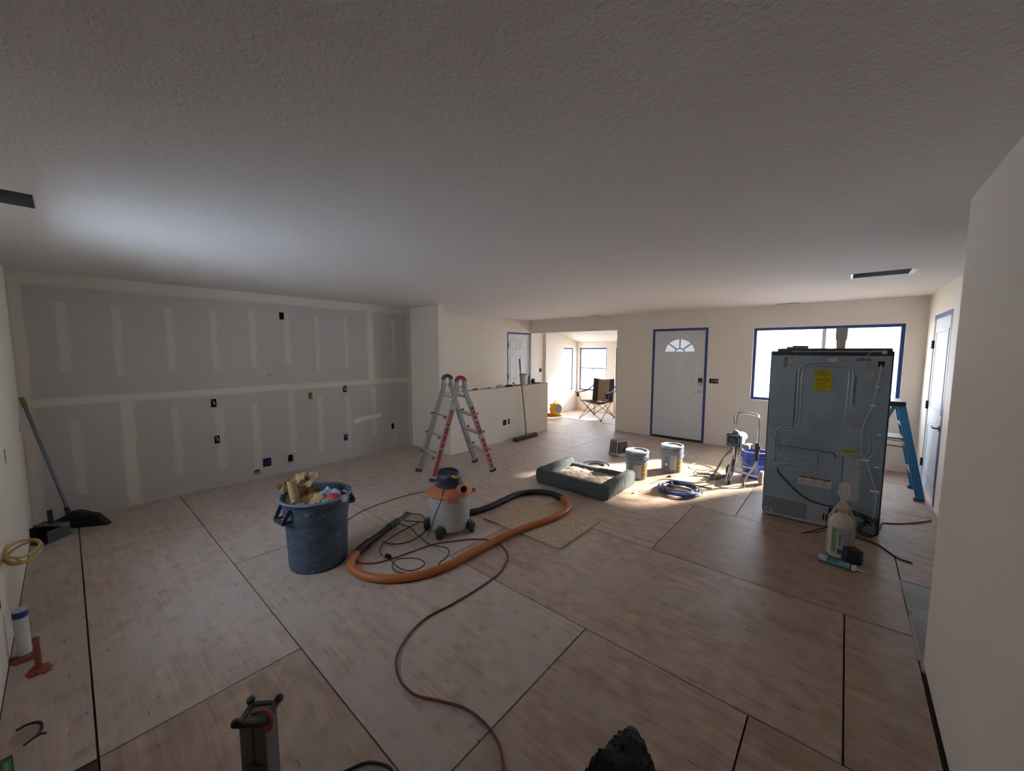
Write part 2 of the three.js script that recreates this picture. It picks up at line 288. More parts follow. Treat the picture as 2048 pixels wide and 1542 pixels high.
// ---------------------------------------------------------------- windows
function windowZ(name, label, [x0, x1, y0, y1], z, inward, o = {}) { // a window set in a wall across x, inward = +1 when the room lies at greater z
  const w = struct(name, label, null), s = inward, fr = 0.045, zc = z - s * 0.075, zi = z - s * 0.055;
  part('window_frame', [bx(x0, x1, y0, y0 + fr, zc - 0.03, zc + 0.03), bx(x0, x1, y1 - fr, y1, zc - 0.03, zc + 0.03), bx(x0, x0 + fr, y0 + fr, y1 - fr, zc - 0.03, zc + 0.03), bx(x1 - fr, x1, y0 + fr, y1 - fr, zc - 0.03, zc + 0.03)], M.vinylFrame, w);
  const e = s * 0.004, tw = o.tape ?? 0.04, tz = zc + s * 0.031;
  const tapes = [[x0, x1, y0, y0 + tw], [x0, x1, y1 - tw, y1], [x0, x0 + tw, y0 + tw, y1 - tw], [x1 - tw, x1, y0 + tw, y1 - tw]];
  if (!o.noTape) for (const [a, b, c, d] of tapes) part('masking_tape', bx(a, b, c, d, tz - 0.001, tz + 0.001), M.tape, w);
  if (o.mid) {
    part('meeting_rail', bx(x0 + fr, x1 - fr, o.mid - 0.02, o.mid + 0.02, zc - 0.02, zc + 0.02), M.vinylFrame, w);
    part('masking_tape', bx(x0 + fr, x1 - fr, o.mid - 0.008, o.mid + 0.012, zc + s * 0.0205, zc + s * 0.0225), M.tape, w);
    part('sash_lock', rb((x0 + x1) / 2 - 0.03, (x0 + x1) / 2 + 0.03, o.mid - 0.05, o.mid - 0.02, zc + s * 0.02, zc + s * 0.04, 0.006), M.black, w);
    part('glass_pane', bx(x0 + fr, x1 - fr, y0 + fr, o.mid - 0.02, zc - 0.002, zc + 0.002), M.glass, w);
    part('glass_pane', bx(x0 + fr, x1 - fr, o.mid + 0.02, y1 - fr, zc - 0.002, zc + 0.002), M.glass, w);
  } else if (o.split) {
    part('mullion', bx(o.split - 0.025, o.split + 0.025, y0 + fr, y1 - fr, zc - 0.025, zc + 0.025), M.vinylFrame, w);
    part('glass_pane', bx(x0 + fr, o.split - 0.025, y0 + fr, y1 - fr, zc - 0.002, zc + 0.002), M.glass, w);
    part('glass_pane', bx(o.split + 0.025, x1 - fr, y0 + fr, y1 - fr, zc - 0.002, zc + 0.002), M.glass, w);
  } else part('glass_pane', bx(x0 + fr, x1 - fr, y0 + fr, y1 - fr, zc - 0.002, zc + 0.002), M.glass, w);
  return w;
}
windowZ('window_1', 'wide window behind the fridge edged in blue masking tape', WB, ZF, 1, { split: -0.28 });
windowZ('window_2', 'sunroom window left of the camping chair with taped edges', NW1, -9.66, 1, { mid: 1.21, tape: 0.035 });
windowZ('window_3', 'sunroom window behind the camping chair partly hidden by the entry wall', NW2, -9.66, 1, { mid: 1.21, tape: 0.035 });
windowZ('window_4', 'kitchen window over the sink pipes, outside the frame', KW, ZB, -1, { split: -3.32, noTape: true });
{ // narrow window in the left sunroom wall
  const w = struct('window_5', 'narrow sunlit window in the left sunroom wall', null), [z0, z1, y0, y1] = NWL, x = -5.88 - 0.075, fr = 0.04, tx = x + 0.031, tw = 0.035;
  part('window_frame', [bx(x - 0.03, x + 0.03, y0, y0 + fr, z0, z1), bx(x - 0.03, x + 0.03, y1 - fr, y1, z0, z1), bx(x - 0.03, x + 0.03, y0 + fr, y1 - fr, z0, z0 + fr), bx(x - 0.03, x + 0.03, y0 + fr, y1 - fr, z1 - fr, z1)], M.vinylFrame, w);
  for (const [a, b, c, d] of [[z0, z1, y0, y0 + tw], [z0, z1, y1 - tw, y1], [z0, z0 + tw, y0 + tw, y1 - tw], [z1 - tw, z1, y0 + tw, y1 - tw]]) part('masking_tape', bx(tx - 0.001, tx + 0.001, c, d, a, b), M.tape, w);
  part('meeting_rail', bx(x - 0.02, x + 0.02, 1.19, 1.23, z0 + fr, z1 - fr), M.vinylFrame, w);
  part('glass_pane', bx(x - 0.002, x + 0.002, y0 + fr, 1.19, z0 + fr, z1 - fr), M.glass, w);
  part('glass_pane', bx(x - 0.002, x + 0.002, 1.23, y1 - fr, z0 + fr, z1 - fr), M.glass, w);
}

// ---------------------------------------------------------------- doors
const panelRing = (a, b, c, d, w = 0.014) => [[a, b, c, c + w], [a, b, d - w, d], [a, a + w, c + w, d - w], [b - w, b, c + w, d - w]];
{ // front door
  const d = struct('door_1', 'white front door with a fanlight and keypad lock, edged in blue tape', null), z = ZF - 0.045;
  const fan = []; for (let i = 0; i <= 24; i++) { const t = Math.PI * i / 24; fan.push([-2.405 + 0.272 * Math.cos(t), 1.683 + 0.247 * Math.sin(t)]); }
  part('door_slab', extrude(shapeOf(rect(-2.862, -1.948, 0.035, 2.085), [fan.slice().reverse()]), 0.045).translate(0, 0, z - 0.045), M.white, d);
  part('fanlight_glass', extrude(shapeOf(fan), 0.004).translate(0, 0, z - 0.025), mat(0.2, 0.205, 0.215, 1, { transmission: 1, thickness: 0, ior: 1.45 }), d);
  const spoke = (t) => bar([-2.405 + 0.085 * Math.cos(t), 1.683 + 0.075 * Math.sin(t), z - 0.008], [-2.405 + 0.272 * Math.cos(t), 1.683 + 0.247 * Math.sin(t), z - 0.006], 0.017, 0.014, [Math.sin(t), -Math.cos(t), 0]);
  const arc = []; for (let i = 0; i <= 10; i++) { const t = Math.PI * i / 10; arc.push([-2.405 + 0.085 * Math.cos(t), 1.683 + 0.062 * Math.sin(t), z - 0.008]); }
  for (const t of [0.22, 0.5, 0.78]) part('muntin', spoke(t * Math.PI), mat(0.16, 0.15, 0.17, 0.5), d);
  part('muntin', tube(arc, 0.009, 24, 6), mat(0.16, 0.15, 0.17, 0.5), d);
  part('fanlight_trim', tube([...fan, fan[0]].map(([x, y]) => [x, y, z + 0.001]), 0.008, 80, 6), M.white, d);
  for (const p of [[-2.694, -2.507, 1.012, 1.512], [-2.304, -2.127, 1.012, 1.512], [-2.68, -2.49, 0.3, 0.795], [-2.31, -2.12, 0.3, 0.795]]) {
    part('door_panel', [...panelRing(...p).map(([a, b, c, e]) => rb(a, b, c, e, z - 0.002, z + 0.008, 0.003)), rb(p[0] + 0.04, p[1] - 0.04, p[2] + 0.04, p[3] - 0.04, z - 0.003, z + 0.004, 0.004)], M.white, d);
  }
  const lock = part('keypad_lock', [rb(-2.052, -1.984, 1.06, 1.125, z, z + 0.025, 0.008)], mat(0.45, 0.44, 0.42, 0.4, { metalness: 0.8 }), d);
  part('keypad', rb(-2.054, -1.982, 1.118, 1.2, z, z + 0.028, 0.01), M.black, lock);
  const h = part('door_lever', [T(new THREE.CylinderGeometry(0.032, 0.034, 0.012, 24), -2.015, 0.945, z + 0.006, Math.PI / 2), rod([-2.015, 0.945, z], [-2.015, 0.945, z + 0.05], 0.01), tube([[-2.015, 0.945, z + 0.05], [-2.05, 0.944, z + 0.055], [-2.13, 0.935, z + 0.05]], 0.009, 16, 8)], M.steel, d);
  part('door_jamb', [bx(-2.885, -2.862, 0, 2.11, ZF - 0.14, ZF - 0.004), bx(-1.948, -1.925, 0, 2.11, ZF - 0.14, ZF - 0.004), bx(-2.862, -1.948, 2.085, 2.11, ZF - 0.14, ZF - 0.004)], M.reveal, d);
  for (const [a, b, c, e] of [[-2.905, -2.862, 0.0, 2.12], [-1.948, -1.905, 0.0, 2.12], [-2.862, -1.948, 2.078, 2.12]]) part('masking_tape', bx(a, b, c, e, ZF - 0.001, ZF + 0.0015), M.tape, d);
  part('threshold', rb(-2.862, -1.948, 0.0, 0.034, ZF - 0.14, ZF + 0.006, 0.006), M.blackMatte, d);
}
function panelDoorX(name, label, x, s, z0, z1, y1, panels, o = {}) { // door in a wall along z; s = +1 when the room lies at greater x
  const d = struct(name, label, null), xf = x - s * (o.deep ? 0.012 : 0.035), pw = o.deep ? 0.03 : 0.014, pd = o.deep ? 0.009 : 0.005;
  part('door_slab', bx(xf - s * 0.05, xf, 0.015, y1 - 0.03, z0 + 0.025, z1 - 0.025), M.white, d);
  for (const p of panels) part('door_panel', [...panelRing(...p, pw).map(([a, b, c, e]) => rb(xf - 0.003, xf + s * pd, c, e, a, b, 0.002)), rb(xf - 0.002, xf + s * 0.005, p[2] + 0.04, p[3] - 0.04, p[0] + 0.04, p[1] - 0.04, 0.003)], M.white, d);
  part('door_jamb', [bx(x - s * 0.14, x - s * 0.002, 0, y1, z0, z0 + 0.025), bx(x - s * 0.14, x - s * 0.002, 0, y1, z1 - 0.025, z1), bx(x - s * 0.14, x - s * 0.002, y1 - 0.03, y1, z0 + 0.025, z1 - 0.025)], M.reveal, d);
  for (const [a, b, c, e] of o.tapes ?? []) part('masking_tape', bx(x - s * 0.001, x + s * 0.0015, c, e, a, b), o.tapeMat ?? M.tape, d);
  for (const y of o.hinges ?? []) part('hinge', [rod([x + s * 0.006, y - 0.05, o.hz], [x + s * 0.006, y + 0.05, o.hz], 0.008), bx(x - s * 0.03, x + s * 0.004, y - 0.05, y + 0.05, o.hz - 0.012, o.hz + 0.012)], M.black, d);
  if (o.lever) { const [z, y, dir] = o.lever; part('door_lever', [T(new THREE.CylinderGeometry(0.03, 0.03, 0.012, 24), xf + s * 0.006, y, z, 0, 0, Math.PI / 2), rod([xf, y, z], [xf + s * 0.05, y, z], 0.009), tube([[xf + s * 0.05, y, z], [xf + s * 0.055, y + 0.003, z + dir * 0.05], [xf + s * 0.052, y + 0.006, z + dir * 0.12]], 0.009, 16, 8)], M.black, d); }
  return d;
}
{
  const P = []; const cols = [[-7.47, -7.2], [-7.09, -6.82]]; for (const [a, b] of cols) P.push([a, b, 1.72, 1.95], [a, b, 1.0, 1.6], [a, b, 0.2, 0.85]);
  panelDoorX('door_2', 'white six panel door above the half wall, edged in blue tape', XD, 1, -7.59, -6.72, 2.12, P, { tapes: [[-7.6, -7.565, 0, 2.13], [-6.745, -6.71, 0, 2.13], [-7.565, -6.745, 2.09, 2.13]], tapeMat: M.tapeDark, hinges: [1.83, 1.1, 0.3], hz: -6.745 });
  const Q = [[-6.93, -6.16, 1.0, 1.95], [-6.93, -6.16, 0.2, 0.85]];
  panelDoorX('door_3', 'tall white closet door with black hinges right of the fridge', XR, -1, D3[0], D3[1], 2.13, Q, { tapes: [[D3[0] + 0.02, D3[1] + 0.01, 2.085, 2.135], [D3[1] - 0.075, D3[1] + 0.012, 0.02, 2.085]], tapeMat: M.tapeDark, hinges: [1.78, 1.03, 0.3], hz: D3[0] + 0.03, lever: [-6.16, 0.86, -1], deep: 1 });
}
// ---------------------------------------------------------------- duct boots in the ceiling
const ductLabel = ['dark open duct box in the ceiling at the left edge', 'open duct box in the ceiling above the fridge', 'small ceiling duct slot above the wide window', 'small ceiling duct slot above the sunroom opening'];
DUCT.forEach(([x0, x1, z0, z1], i) => {
  const d = thing('duct_boot', ductLabel[i], 'duct', [0, CH, 0], 0, 'open ceiling ducts'), t = 0.004, h = 0.5;
  const m = mat(0.30, 0.32, 0.34, 0.5, { metalness: 0.4 });
  part('side_sheet', bx(x0, x0 + t, 0.0, h, z0, z1), m, d); part('side_sheet', bx(x1 - t, x1, 0.0, h, z0, z1), m, d);
  part('side_sheet', bx(x0 + t, x1 - t, 0.0, h, z0, z0 + t), m, d); part('side_sheet', bx(x0 + t, x1 - t, 0.0, h, z1 - t, z1), m, d);
  part('duct_elbow', bx(x0, x1, h, h + 0.01, z0, z1), m, d);
  if (i === 1) for (const [a, b] of [[x0 - 0.012, x0 + 0.006], [x1 - 0.006, x1 + 0.03]]) part('flange', bx(a, b, -0.004, 0.0, z0 - 0.01, z1 + 0.01), mat(0.75, 0.74, 0.70, 0.5), d);
});
// ---------------------------------------------------------------- electrical boxes in the walls
const boxM = { blue: mat(0.03, 0.04, 0.09, 0.6), yellow: mat(0.55, 0.36, 0.04, 0.6), dark: mat(0.02, 0.018, 0.016, 0.8), teal: mat(0.05, 0.22, 0.28, 0.6), grey: mat(0.22, 0.2, 0.18, 0.7) };
const wireM = [mat(0.62, 0.46, 0.10, 0.6), mat(0.02, 0.02, 0.02, 0.6), mat(0.75, 0.73, 0.68, 0.6), mat(0.55, 0.25, 0.12, 0.4)];
function elBox(label, axis, at, out, [c, y, w, h], m, wires) { // open box sunk into the wall at plane 'at'; out = direction into the room
  const o = thing('electrical_box', label, 'outlet box', axis === 'x' ? [at, y, c] : [c, y, at], axis === 'x' ? Math.PI / 2 * out : out > 0 ? 0 : Math.PI, 'open wiring boxes');
  const a = w / 2, b = h / 2, t = 0.003, D = 0.06; // local: +z points into the room
  part('box_shell', [bx(-a, -a + t, -b, b, -D, -0.001), bx(a - t, a, -b, b, -D, -0.001), bx(-a + t, a - t, -b, -b + t, -D, -0.001), bx(-a + t, a - t, b - t, b, -D, -0.001), bx(-a, a, -b, b, -D - t, -D)], m, o);
  wires.forEach(([k, x0, y0, x1, y1], i) => part('wire', tube([[x0 * a, y0 * b, -D + 0.004], [x0 * a * 0.6, y0 * b * 0.5, -0.02], [x1 * a, (y0 + y1) / 2 * b, -0.008], [x1 * a, y1 * b, -0.012]], 0.0042, 14, 6), wireM[k], o));
  return o;
}
const w1 = [[0, -0.3, 0.7, 0.1, -0.3], [0, 0.2, 0.6, 0.4, -0.5], [1, 0.5, 0.7, -0.3, -0.2]];
[['wiring box with yellow cable just below the long mud seam, leftmost', boxM.dark, w1], ['wiring box with yellow cable low on the grey wall, leftmost', boxM.dark, w1], ['dark wiring box high on the grey wall near the ceiling', boxM.dark, [[1, -0.3, 0.5, 0.4, -0.3]]], ['wiring box with yellow cable in the middle of the grey wall', boxM.yellow, [[1, -0.4, 0.7, -0.2, -0.6], [0, 0.3, 0.6, 0.2, -0.5]]], ['wiring box touching the underside of the long mud seam', boxM.dark, [[2, 0.2, 0.6, 0.4, -0.4], [3, -0.2, 0.5, 0.1, -0.4]]], ['dark wiring box nearest the stub wall corner', boxM.dark, [[1, 0.2, 0.5, 0.1, -0.4]]], ['teal wiring box below the white plaster patch', boxM.teal, [[2, 0.2, 0.5, 0.5, -0.2], [1, -0.4, 0.5, 0.1, -0.5]]], ['black torn wiring hole low on the grey wall', boxM.dark, [[2, -0.9, 0.8, -0.6, 0.4]]], ['wide blue wiring box low on the grey wall', boxM.blue, [[1, 0.2, 0.5, -0.4, -0.3]]]]
  .forEach(([l, m, w], i) => elBox(l, 'x', XL, 1, EL[i], m, w));
elBox('square wiring box low on the half wall', 'x', -4.77, 1, EH[0], boxM.dark, [[2, -0.4, 0.5, 0.3, -0.4], [1, 0.4, 0.5, 0, 0]]);
elBox('narrow wiring box low on the half wall', 'x', -4.77, 1, EH[1], boxM.dark, [[2, -0.3, 0.5, 0.3, -0.4]]);
elBox('double switch box beside the six panel door', 'x', XD, 1, ED[0], boxM.grey, [[2, -0.6, 0.6, -0.2, -0.5], [1, 0.2, 0.6, 0.5, -0.4], [2, 0.7, 0.4, 0.3, 0.2]]);
elBox('triple switch box with loose white wires beside the front door', 'z', ZF, 1, EF[0], boxM.dark, [[2, -0.8, 0.6, -0.5, -0.5], [2, -0.4, -0.5, -0.1, 0.5], [2, 0, 0.5, 0.25, -0.5], [2, 0.5, -0.5, 0.6, 0.4], [2, 0.75, 0.5, 0.85, -0.3]]);
['narrow box beside the white drain pipe', 'narrow box at the left picture edge above the yellow cable', 'narrow box in the corner behind the green tipped broom'].forEach((l, i) => elBox(l, 'z', ZB, -1, EB[i], boxM.dark, [[1, 0.2, 0.5, 0.3, -0.4]]));
{ // rough hole with copper tails, and a stub of pipe above the seam
  const o = thing('water_rough_in', 'reddish copper pipe tails poking from a ragged hole at the wall base', 'pipe', [XL, 0.105, -1.57]);
  const pts = []; for (let i = 0; i < 11; i++) { const t = i / 11 * Math.PI * 2; pts.push([Math.cos(t) * rr(0.028, 0.042), Math.sin(t) * rr(0.02, 0.034)]); }
  part('ragged_hole', extrude(shapeOf(pts), 0.002).rotateY(Math.PI / 2), M.blackMatte, o);
  part('copper_tail', tube([[0.002, -0.01, 0.02], [0.03, -0.02, 0.03], [0.035, -0.035, -0.01], [0.02, -0.04, -0.05]], 0.006, 20, 8), mat(0.5, 0.16, 0.1, 0.4, { metalness: 0.5 }), o);
  part('copper_tail', tube([[0.002, 0.012, -0.02], [0.025, 0.01, -0.01], [0.03, -0.01, 0.03], [0.03, -0.03, 0.045]], 0.006, 20, 8), mat(0.5, 0.16, 0.1, 0.4, { metalness: 0.5 }), o);
  const s = thing('pipe_stub', 'little pale pipe stub on the grey wall above the long seam', 'pipe', [XL, 1.38, -1.76]);
  part('stub', rod([0, 0, 0], [0.05, 0, 0], 0.013), mat(0.6, 0.6, 0.6, 0.4), s); part('escutcheon', rod([0, 0, 0], [0.006, 0, 0], 0.03, 0.026, 20), mat(0.5, 0.48, 0.46, 0.5), s); part('cap', rod([0.05, 0, 0], [0.065, 0, 0], 0.017), mat(0.3, 0.3, 0.32, 0.5), s);
}

// ---------------------------------------------------------------- refrigerator seen from behind
{
  const o = thing('refrigerator', 'tall refrigerator turned round, its grey steel back to the room', 'refrigerator', [-0.135, 0, -4.70]);
  const X = (x) => x + 0.135; // measured positions are in room x; local origin at the middle of the back
  const steelTex = (() => { const a = noiseGrid(5, 7), b = noiseGrid(9, 14), c = noiseGrid(3, 160); return dataTex(256, 512, (i, j, q) => { const u = i / 256, v = j / 512, n = 0.88 + (a(u, v) - 0.5) * 0.10 + (b(u, v) - 0.5) * 0.06 + (c(u, v) - 0.5) * 0.04; q[0] = 0.69 * n; q[1] = 0.76 * n; q[2] = 0.815 * n; }); })();
  const dentTex = (() => { const a = noiseGrid(5, 9), b = noiseGrid(11, 18); return dataTex(256, 512, (i, j, q) => { const u = i / 256, v = j / 512; q[0] = q[1] = q[2] = a(u, v) * 0.7 + b(u, v) * 0.3; }, false); })();
  const steel = new THREE.MeshPhysicalMaterial({ map: steelTex, roughness: 0.38, metalness: 0.35, bumpMap: dentTex, bumpScale: 0.009 });
  const darkPlastic = mat(0.03, 0.03, 0.035, 0.5), groove = mat(0.16, 0.18, 0.20, 0.5, { metalness: 0.5 });
  part('cabinet', [rb(-0.45, 0.45, 0.03, 1.70, -0.70, -0.012, 0.012)], darkPlastic, o);
  const back = part('back_panel', metreUV(rb(-0.437, 0.437, 0.20, 1.655, -0.012, 0.0, 0.004), 'x', 'y', 1.1, 0.6), steel, o);
  for (const s of [-1, 1]) part('door', rb(s > 0 ? 0.004 : -0.452, s > 0 ? 0.452 : -0.004, 0.05, 1.73, -0.78, -0.71, 0.015), mat(0.4, 0.41, 0.42, 0.35, { metalness: 0.8 }), o);
  part('top_rail', rb(-0.40, 0.44, 1.695, 1.725, -0.76, -0.05, 0.008), mat(0.07, 0.07, 0.08, 0.5), o);
  part('top_strip', rb(-0.28, 0.40, 1.69, 1.70, -0.02, 0.002, 0.003), mat(0.45, 0.42, 0.36, 0.6), o);
  part('hinge_cover', rb(-0.37, -0.24, 1.70, 1.745, -0.72, -0.55, 0.012), mat(0.18, 0.18, 0.19, 0.6), o);
  for (const x of [-0.40, 0.40]) for (const z of [-0.06, -0.62]) part('foot', cyl(0.02, 0.02, 0.03, x, 0, z, 14), M.black, o);
  // pressed lines of the back: rounded tubes half sunk in the sheet
  const line = (pts, r = 0.006, m = groove, gap = 0) => { // one pressed line, or two ridges side by side
    const c = new THREE.CatmullRomCurve3(pts.map(([x, y]) => V(X(x), y, 0)), false, 'centripetal'), n = 90, sides = gap ? [-gap, gap] : [0];
    for (const g of sides) { const q = []; for (let i = 0; i <= n; i++) { const p = c.getPoint(i / n), t = c.getTangent(i / n); q.push([p.x - t.y * g, p.y + t.x * g, 0.0015]); } part('pressed_rib', tube(q, r, 160, 8), m, o); }
  };
  const ribM = mat(0.42, 0.46, 0.50, 0.28, { metalness: 0.7 });
  line([[-0.49, 0.60], [-0.491, 0.76], [-0.488, 0.86], [-0.46, 0.912], [-0.38, 0.916], [-0.345, 0.93], [-0.330, 1.0], [-0.331, 1.3], [-0.331, 1.487], [-0.318, 1.535], [-0.264, 1.566], [-0.013, 1.566], [0.028, 1.545], [0.041, 1.501], [0.041, 1.3], [0.040, 1.105], [0.05, 1.05], [0.09, 1.017], [0.17, 1.005], [0.205, 0.98], [0.214, 0.9], [0.218, 0.80], [0.20, 0.752], [0.15, 0.742], [0.06, 0.735]], 0.009, ribM, 0.014);
  line([[-0.47, 0.748], [-0.30, 0.746], [-0.10, 0.738], [-0.04, 0.735], [-0.025, 0.70]], 0.006);
  line([[-0.362, 1.50], [-0.362, 1.2], [-0.362, 0.95]], 0.005); line([[0.075, 1.47], [0.075, 1.3], [0.075, 1.2]], 0.005);
  part('pressed_rib', rb(X(-0.02), X(0.032), 0.33, 0.72, -0.006, 0.012, 0.012), steel, o);
  part('pressed_rib', rb(X(-0.358), X(-0.30), 0.345, 0.465, -0.006, 0.010, 0.010), steel, o);
  const cover = part('valve_cover', [rb(X(-0.503), X(-0.15), 0.50, 0.69, -0.004, 0.010, 0.006), rb(X(-0.475), X(-0.175), 0.525, 0.665, 0.006, 0.016, 0.006)], steel, o);
  for (const [x, y] of [[-0.49, 0.675], [-0.165, 0.675], [-0.49, 0.51], [-0.165, 0.512]]) part('screw', T(new THREE.CylinderGeometry(0.006, 0.006, 0.006, 10), X(x), y, 0.012, Math.PI / 2), M.steel, cover);
  // lower compressor cover with its punched vents
  const lower = part('compressor_cover', rb(-0.44, X(-0.045), 0.025, 0.215, -0.03, 0.006, 0.004), mat(0.42, 0.46, 0.50, 0.42, { metalness: 0.5 }), o);
  const slot = new THREE.BoxGeometry(0.006, 0.018, 0.002); slot.rotateZ(-0.3);
  const vents = []; for (let j = 0; j < 7; j++) for (let i = 0; i < 25; i++) { if (j < 2 && i < 6 && (i + j) % 3) continue; vents.push(slot.clone().translate(X(-0.562) + i * 0.0143 + (j % 2) * 0.007, 0.05 + j * 0.023, 0.0065)); }
  const vent = part('vent_slots', vents, M.black, lower); vent.userData.kind = 'stuff';
  for (const x of [-0.085, -0.062]) part('slot', bx(X(x), X(x) + 0.013, 0.07, 0.135, 0.005, 0.0075), M.black, lower);
  part('lower_rail', rb(-0.44, X(-0.06), 0.012, 0.03, -0.02, 0.012, 0.003), mat(0.55, 0.58, 0.6, 0.4, { metalness: 0.6 }), o);
  const comp = part('condenser_grille', rb(X(0.125), X(0.30), 0.02, 0.20, -0.05, -0.004, 0.01), mat(0.12, 0.13, 0.15, 0.5), o);
  for (let i = 0; i < 6; i++) part('grille_slat', bx(X(0.15), X(0.28), 0.04 + i * 0.024, 0.052 + i * 0.024, -0.006, 0.004), mat(0.30, 0.33, 0.37, 0.4), comp);
  // labels
  const label = (name, x0, x1, y0, y1, tex, tilt = 0) => { const g = new THREE.BoxGeometry(x1 - x0, y1 - y0, 0.0008); return part(name, T(g, X((x0 + x1) / 2), (y0 + y1) / 2, 0.0012, 0, 0, tilt), new THREE.MeshPhysicalMaterial({ map: tex, roughness: 0.6 }), o); };
  const lines = (c, x, y, w, n, dy, col = '#333', h = 2) => { c.fillStyle = col; for (let i = 0; i < n; i++) c.fillRect(x, y + i * dy, w * (0.7 + 0.3 * ((i * 37) % 10) / 10), h); };
  label('yellow_label', -0.222, -0.095, 1.322, 1.523, canvasTex(160, 256, (c, W, H) => {
    c.fillStyle = '#c9b400'; c.fillRect(0, 0, W, H); c.fillStyle = '#b39f00'; c.fillRect(0, 18, W, 62); lines(c, 40, 6, 80, 1, 8, '#222', 4); lines(c, 14, 24, 130, 4, 12, '#7a6a10', 2);
    c.strokeStyle = '#3a3410'; c.lineWidth = 3; for (let i = 0; i < 4; i++) { c.beginPath(); c.arc(30 + i * 33, 116 + (i % 2) * 10, 15, 0, 7); c.moveTo(20 + i * 33, 130); c.lineTo(42 + i * 33, 104); c.stroke(); }
    lines(c, 14, 154, 110, 3, 9, '#4a4210', 3); lines(c, 14, 190, 130, 3, 12, '#6a5c10', 3); lines(c, 14, 232, 90, 2, 10, '#a03a10', 4);
  }));
  label('barcode_label', -0.478, -0.382, 1.528, 1.652, canvasTex(128, 160, (c, W, H) => {
    c.fillStyle = '#b4aca6'; c.fillRect(0, 0, W, H); c.fillStyle = '#22201f'; for (let i = 0; i < 24; i++) c.fillRect(6, 12 + i * 5.6, 46, 1.5 + (i * 7) % 4); for (let j = 0; j < 5; j++) for (let i = 0; i < 6; i++) if ((i * 3 + j * 5) % 4) c.fillRect(66 + i * 8, 14 + j * 6, 6, 4); c.font = 'bold 15px sans-serif'; c.save(); c.translate(74, 150); c.rotate(-Math.PI / 2); lines(c, 6, 6, 60, 3, 12, '#222', 4); c.restore();
  }), 0);
  label('cream_label', 0.141, 0.192, 1.462, 1.524, canvasTex(64, 80, (c, W, H) => { c.fillStyle = '#b8aa98'; c.fillRect(0, 0, W, H); lines(c, 8, 12, 44, 4, 12, '#8a7d6d'); }));
  label('warning_label', -0.30, -0.04, 0.384, 0.477, canvasTex(320, 114, (c, W, H) => {
    c.fillStyle = '#c9c6c2'; c.fillRect(0, 0, W, H); for (let i = 0; i < 3; i++) { c.fillStyle = '#8e1418'; c.fillRect(8 + i * 104, 6, 98, 18); c.fillStyle = '#222'; c.beginPath(); c.moveTo(50 + i * 104, 30); c.lineTo(68 + i * 104, 30); c.lineTo(59 + i * 104, 46); c.fill(); lines(c, 12 + i * 104, 54, 88, 6, 9, '#777'); }
  }), -0.012);
  label('yellow_strip', -0.004, 0.126, 0.756, 0.787, canvasTex(200, 48, (c, W, H) => { c.fillStyle = '#b79f10'; c.fillRect(0, 0, W, H); c.fillStyle = '#d8cf90'; c.fillRect(4, 4, 36, 40); c.fillStyle = '#222'; c.beginPath(); c.arc(22, 24, 8, 0, 7); c.fill(); lines(c, 50, 12, 130, 3, 10, '#5c4e08', 3); }), -0.02);
  label('white_label', 0.066, 0.146, 0.65, 0.722, canvasTex(120, 108, (c, W, H) => { c.fillStyle = '#b9b9ba'; c.fillRect(0, 0, W, H); lines(c, 10, 12, 96, 8, 11, '#666'); }));
  label('white_label', 0.048, 0.158, 0.31, 0.625, canvasTex(140, 400, (c, W, H) => { c.fillStyle = '#b4b5b8'; c.fillRect(0, 0, W, H); lines(c, 14, 20, 100, 4, 9, '#777'); c.strokeStyle = '#555'; c.lineWidth = 2; c.strokeRect(14, 80, 40, 50); c.strokeRect(80, 96, 44, 60); lines(c, 14, 150, 50, 6, 10, '#888'); lines(c, 14, 230, 112, 15, 10, '#888'); }));
  const ink = new THREE.MeshPhysicalMaterial({ map: canvasTex(256, 96, (c, W, H) => { c.clearRect(0, 0, W, H); c.font = 'bold italic 72px sans-serif'; c.fillStyle = 'rgb(120,40,70)'; c.fillText('6082', 8, 70); }), transparent: true, alphaTest: 0.4, roughness: 0.7 });
  part('handwritten_number', T(new THREE.BoxGeometry(0.12, 0.05, 0.0006), X(0.118), 1.622, 0.001), ink, o);
  const scuffM = mat(0.72, 0.75, 0.78, 0.7);
  for (let i = 0; i < 14; i++) part('torn_tape', T(new THREE.BoxGeometry(rr(0.006, 0.02), rr(0.006, 0.016), 0.0007), X(-0.10 + rr(-0.03, 0.03)), 1.628 + rr(-0.02, 0.02), 0.001, 0, 0, rr(-0.8, 0.8)), scuffM, o);
  part('cable_opening', bx(X(0.214), X(0.256), 1.56, 1.61, -0.001, 0.002), M.black, o);
  // white water line with clips and the earth wire loop
  const wl = part('water_line', tube([[0.235, 1.58, 0.004], [0.229, 1.458, 0.012], [0.222, 1.381, 0.012], [0.202, 1.213, 0.014], [0.159, 1.066, 0.014], [0.143, 0.932, 0.014], [0.156, 0.776, 0.014], [0.186, 0.715, 0.014], [0.245, 0.528, 0.014], [0.269, 0.441, 0.014], [0.272, 0.256, 0.012], [0.262, 0.18, 0.0]].map(([x, y, z]) => [X(x), y, z]), 0.0045, 80, 6), mat(0.55, 0.56, 0.58, 0.5), o);
  for (const [x, y, w] of [[0.222, 1.381, 0.026], [0.202, 1.213, 0.04], [0.258, 0.955, 0.03], [0.262, 0.663, 0.04], [0.182, 0.714, 0.06], [0.262, 0.439, 0.06]]) part('clip', rb(X(x) - w / 2, X(x) + w / 2, y - 0.009, y + 0.009, 0.0, 0.02, 0.004), mat(0.72, 0.72, 0.72, 0.5), wl);
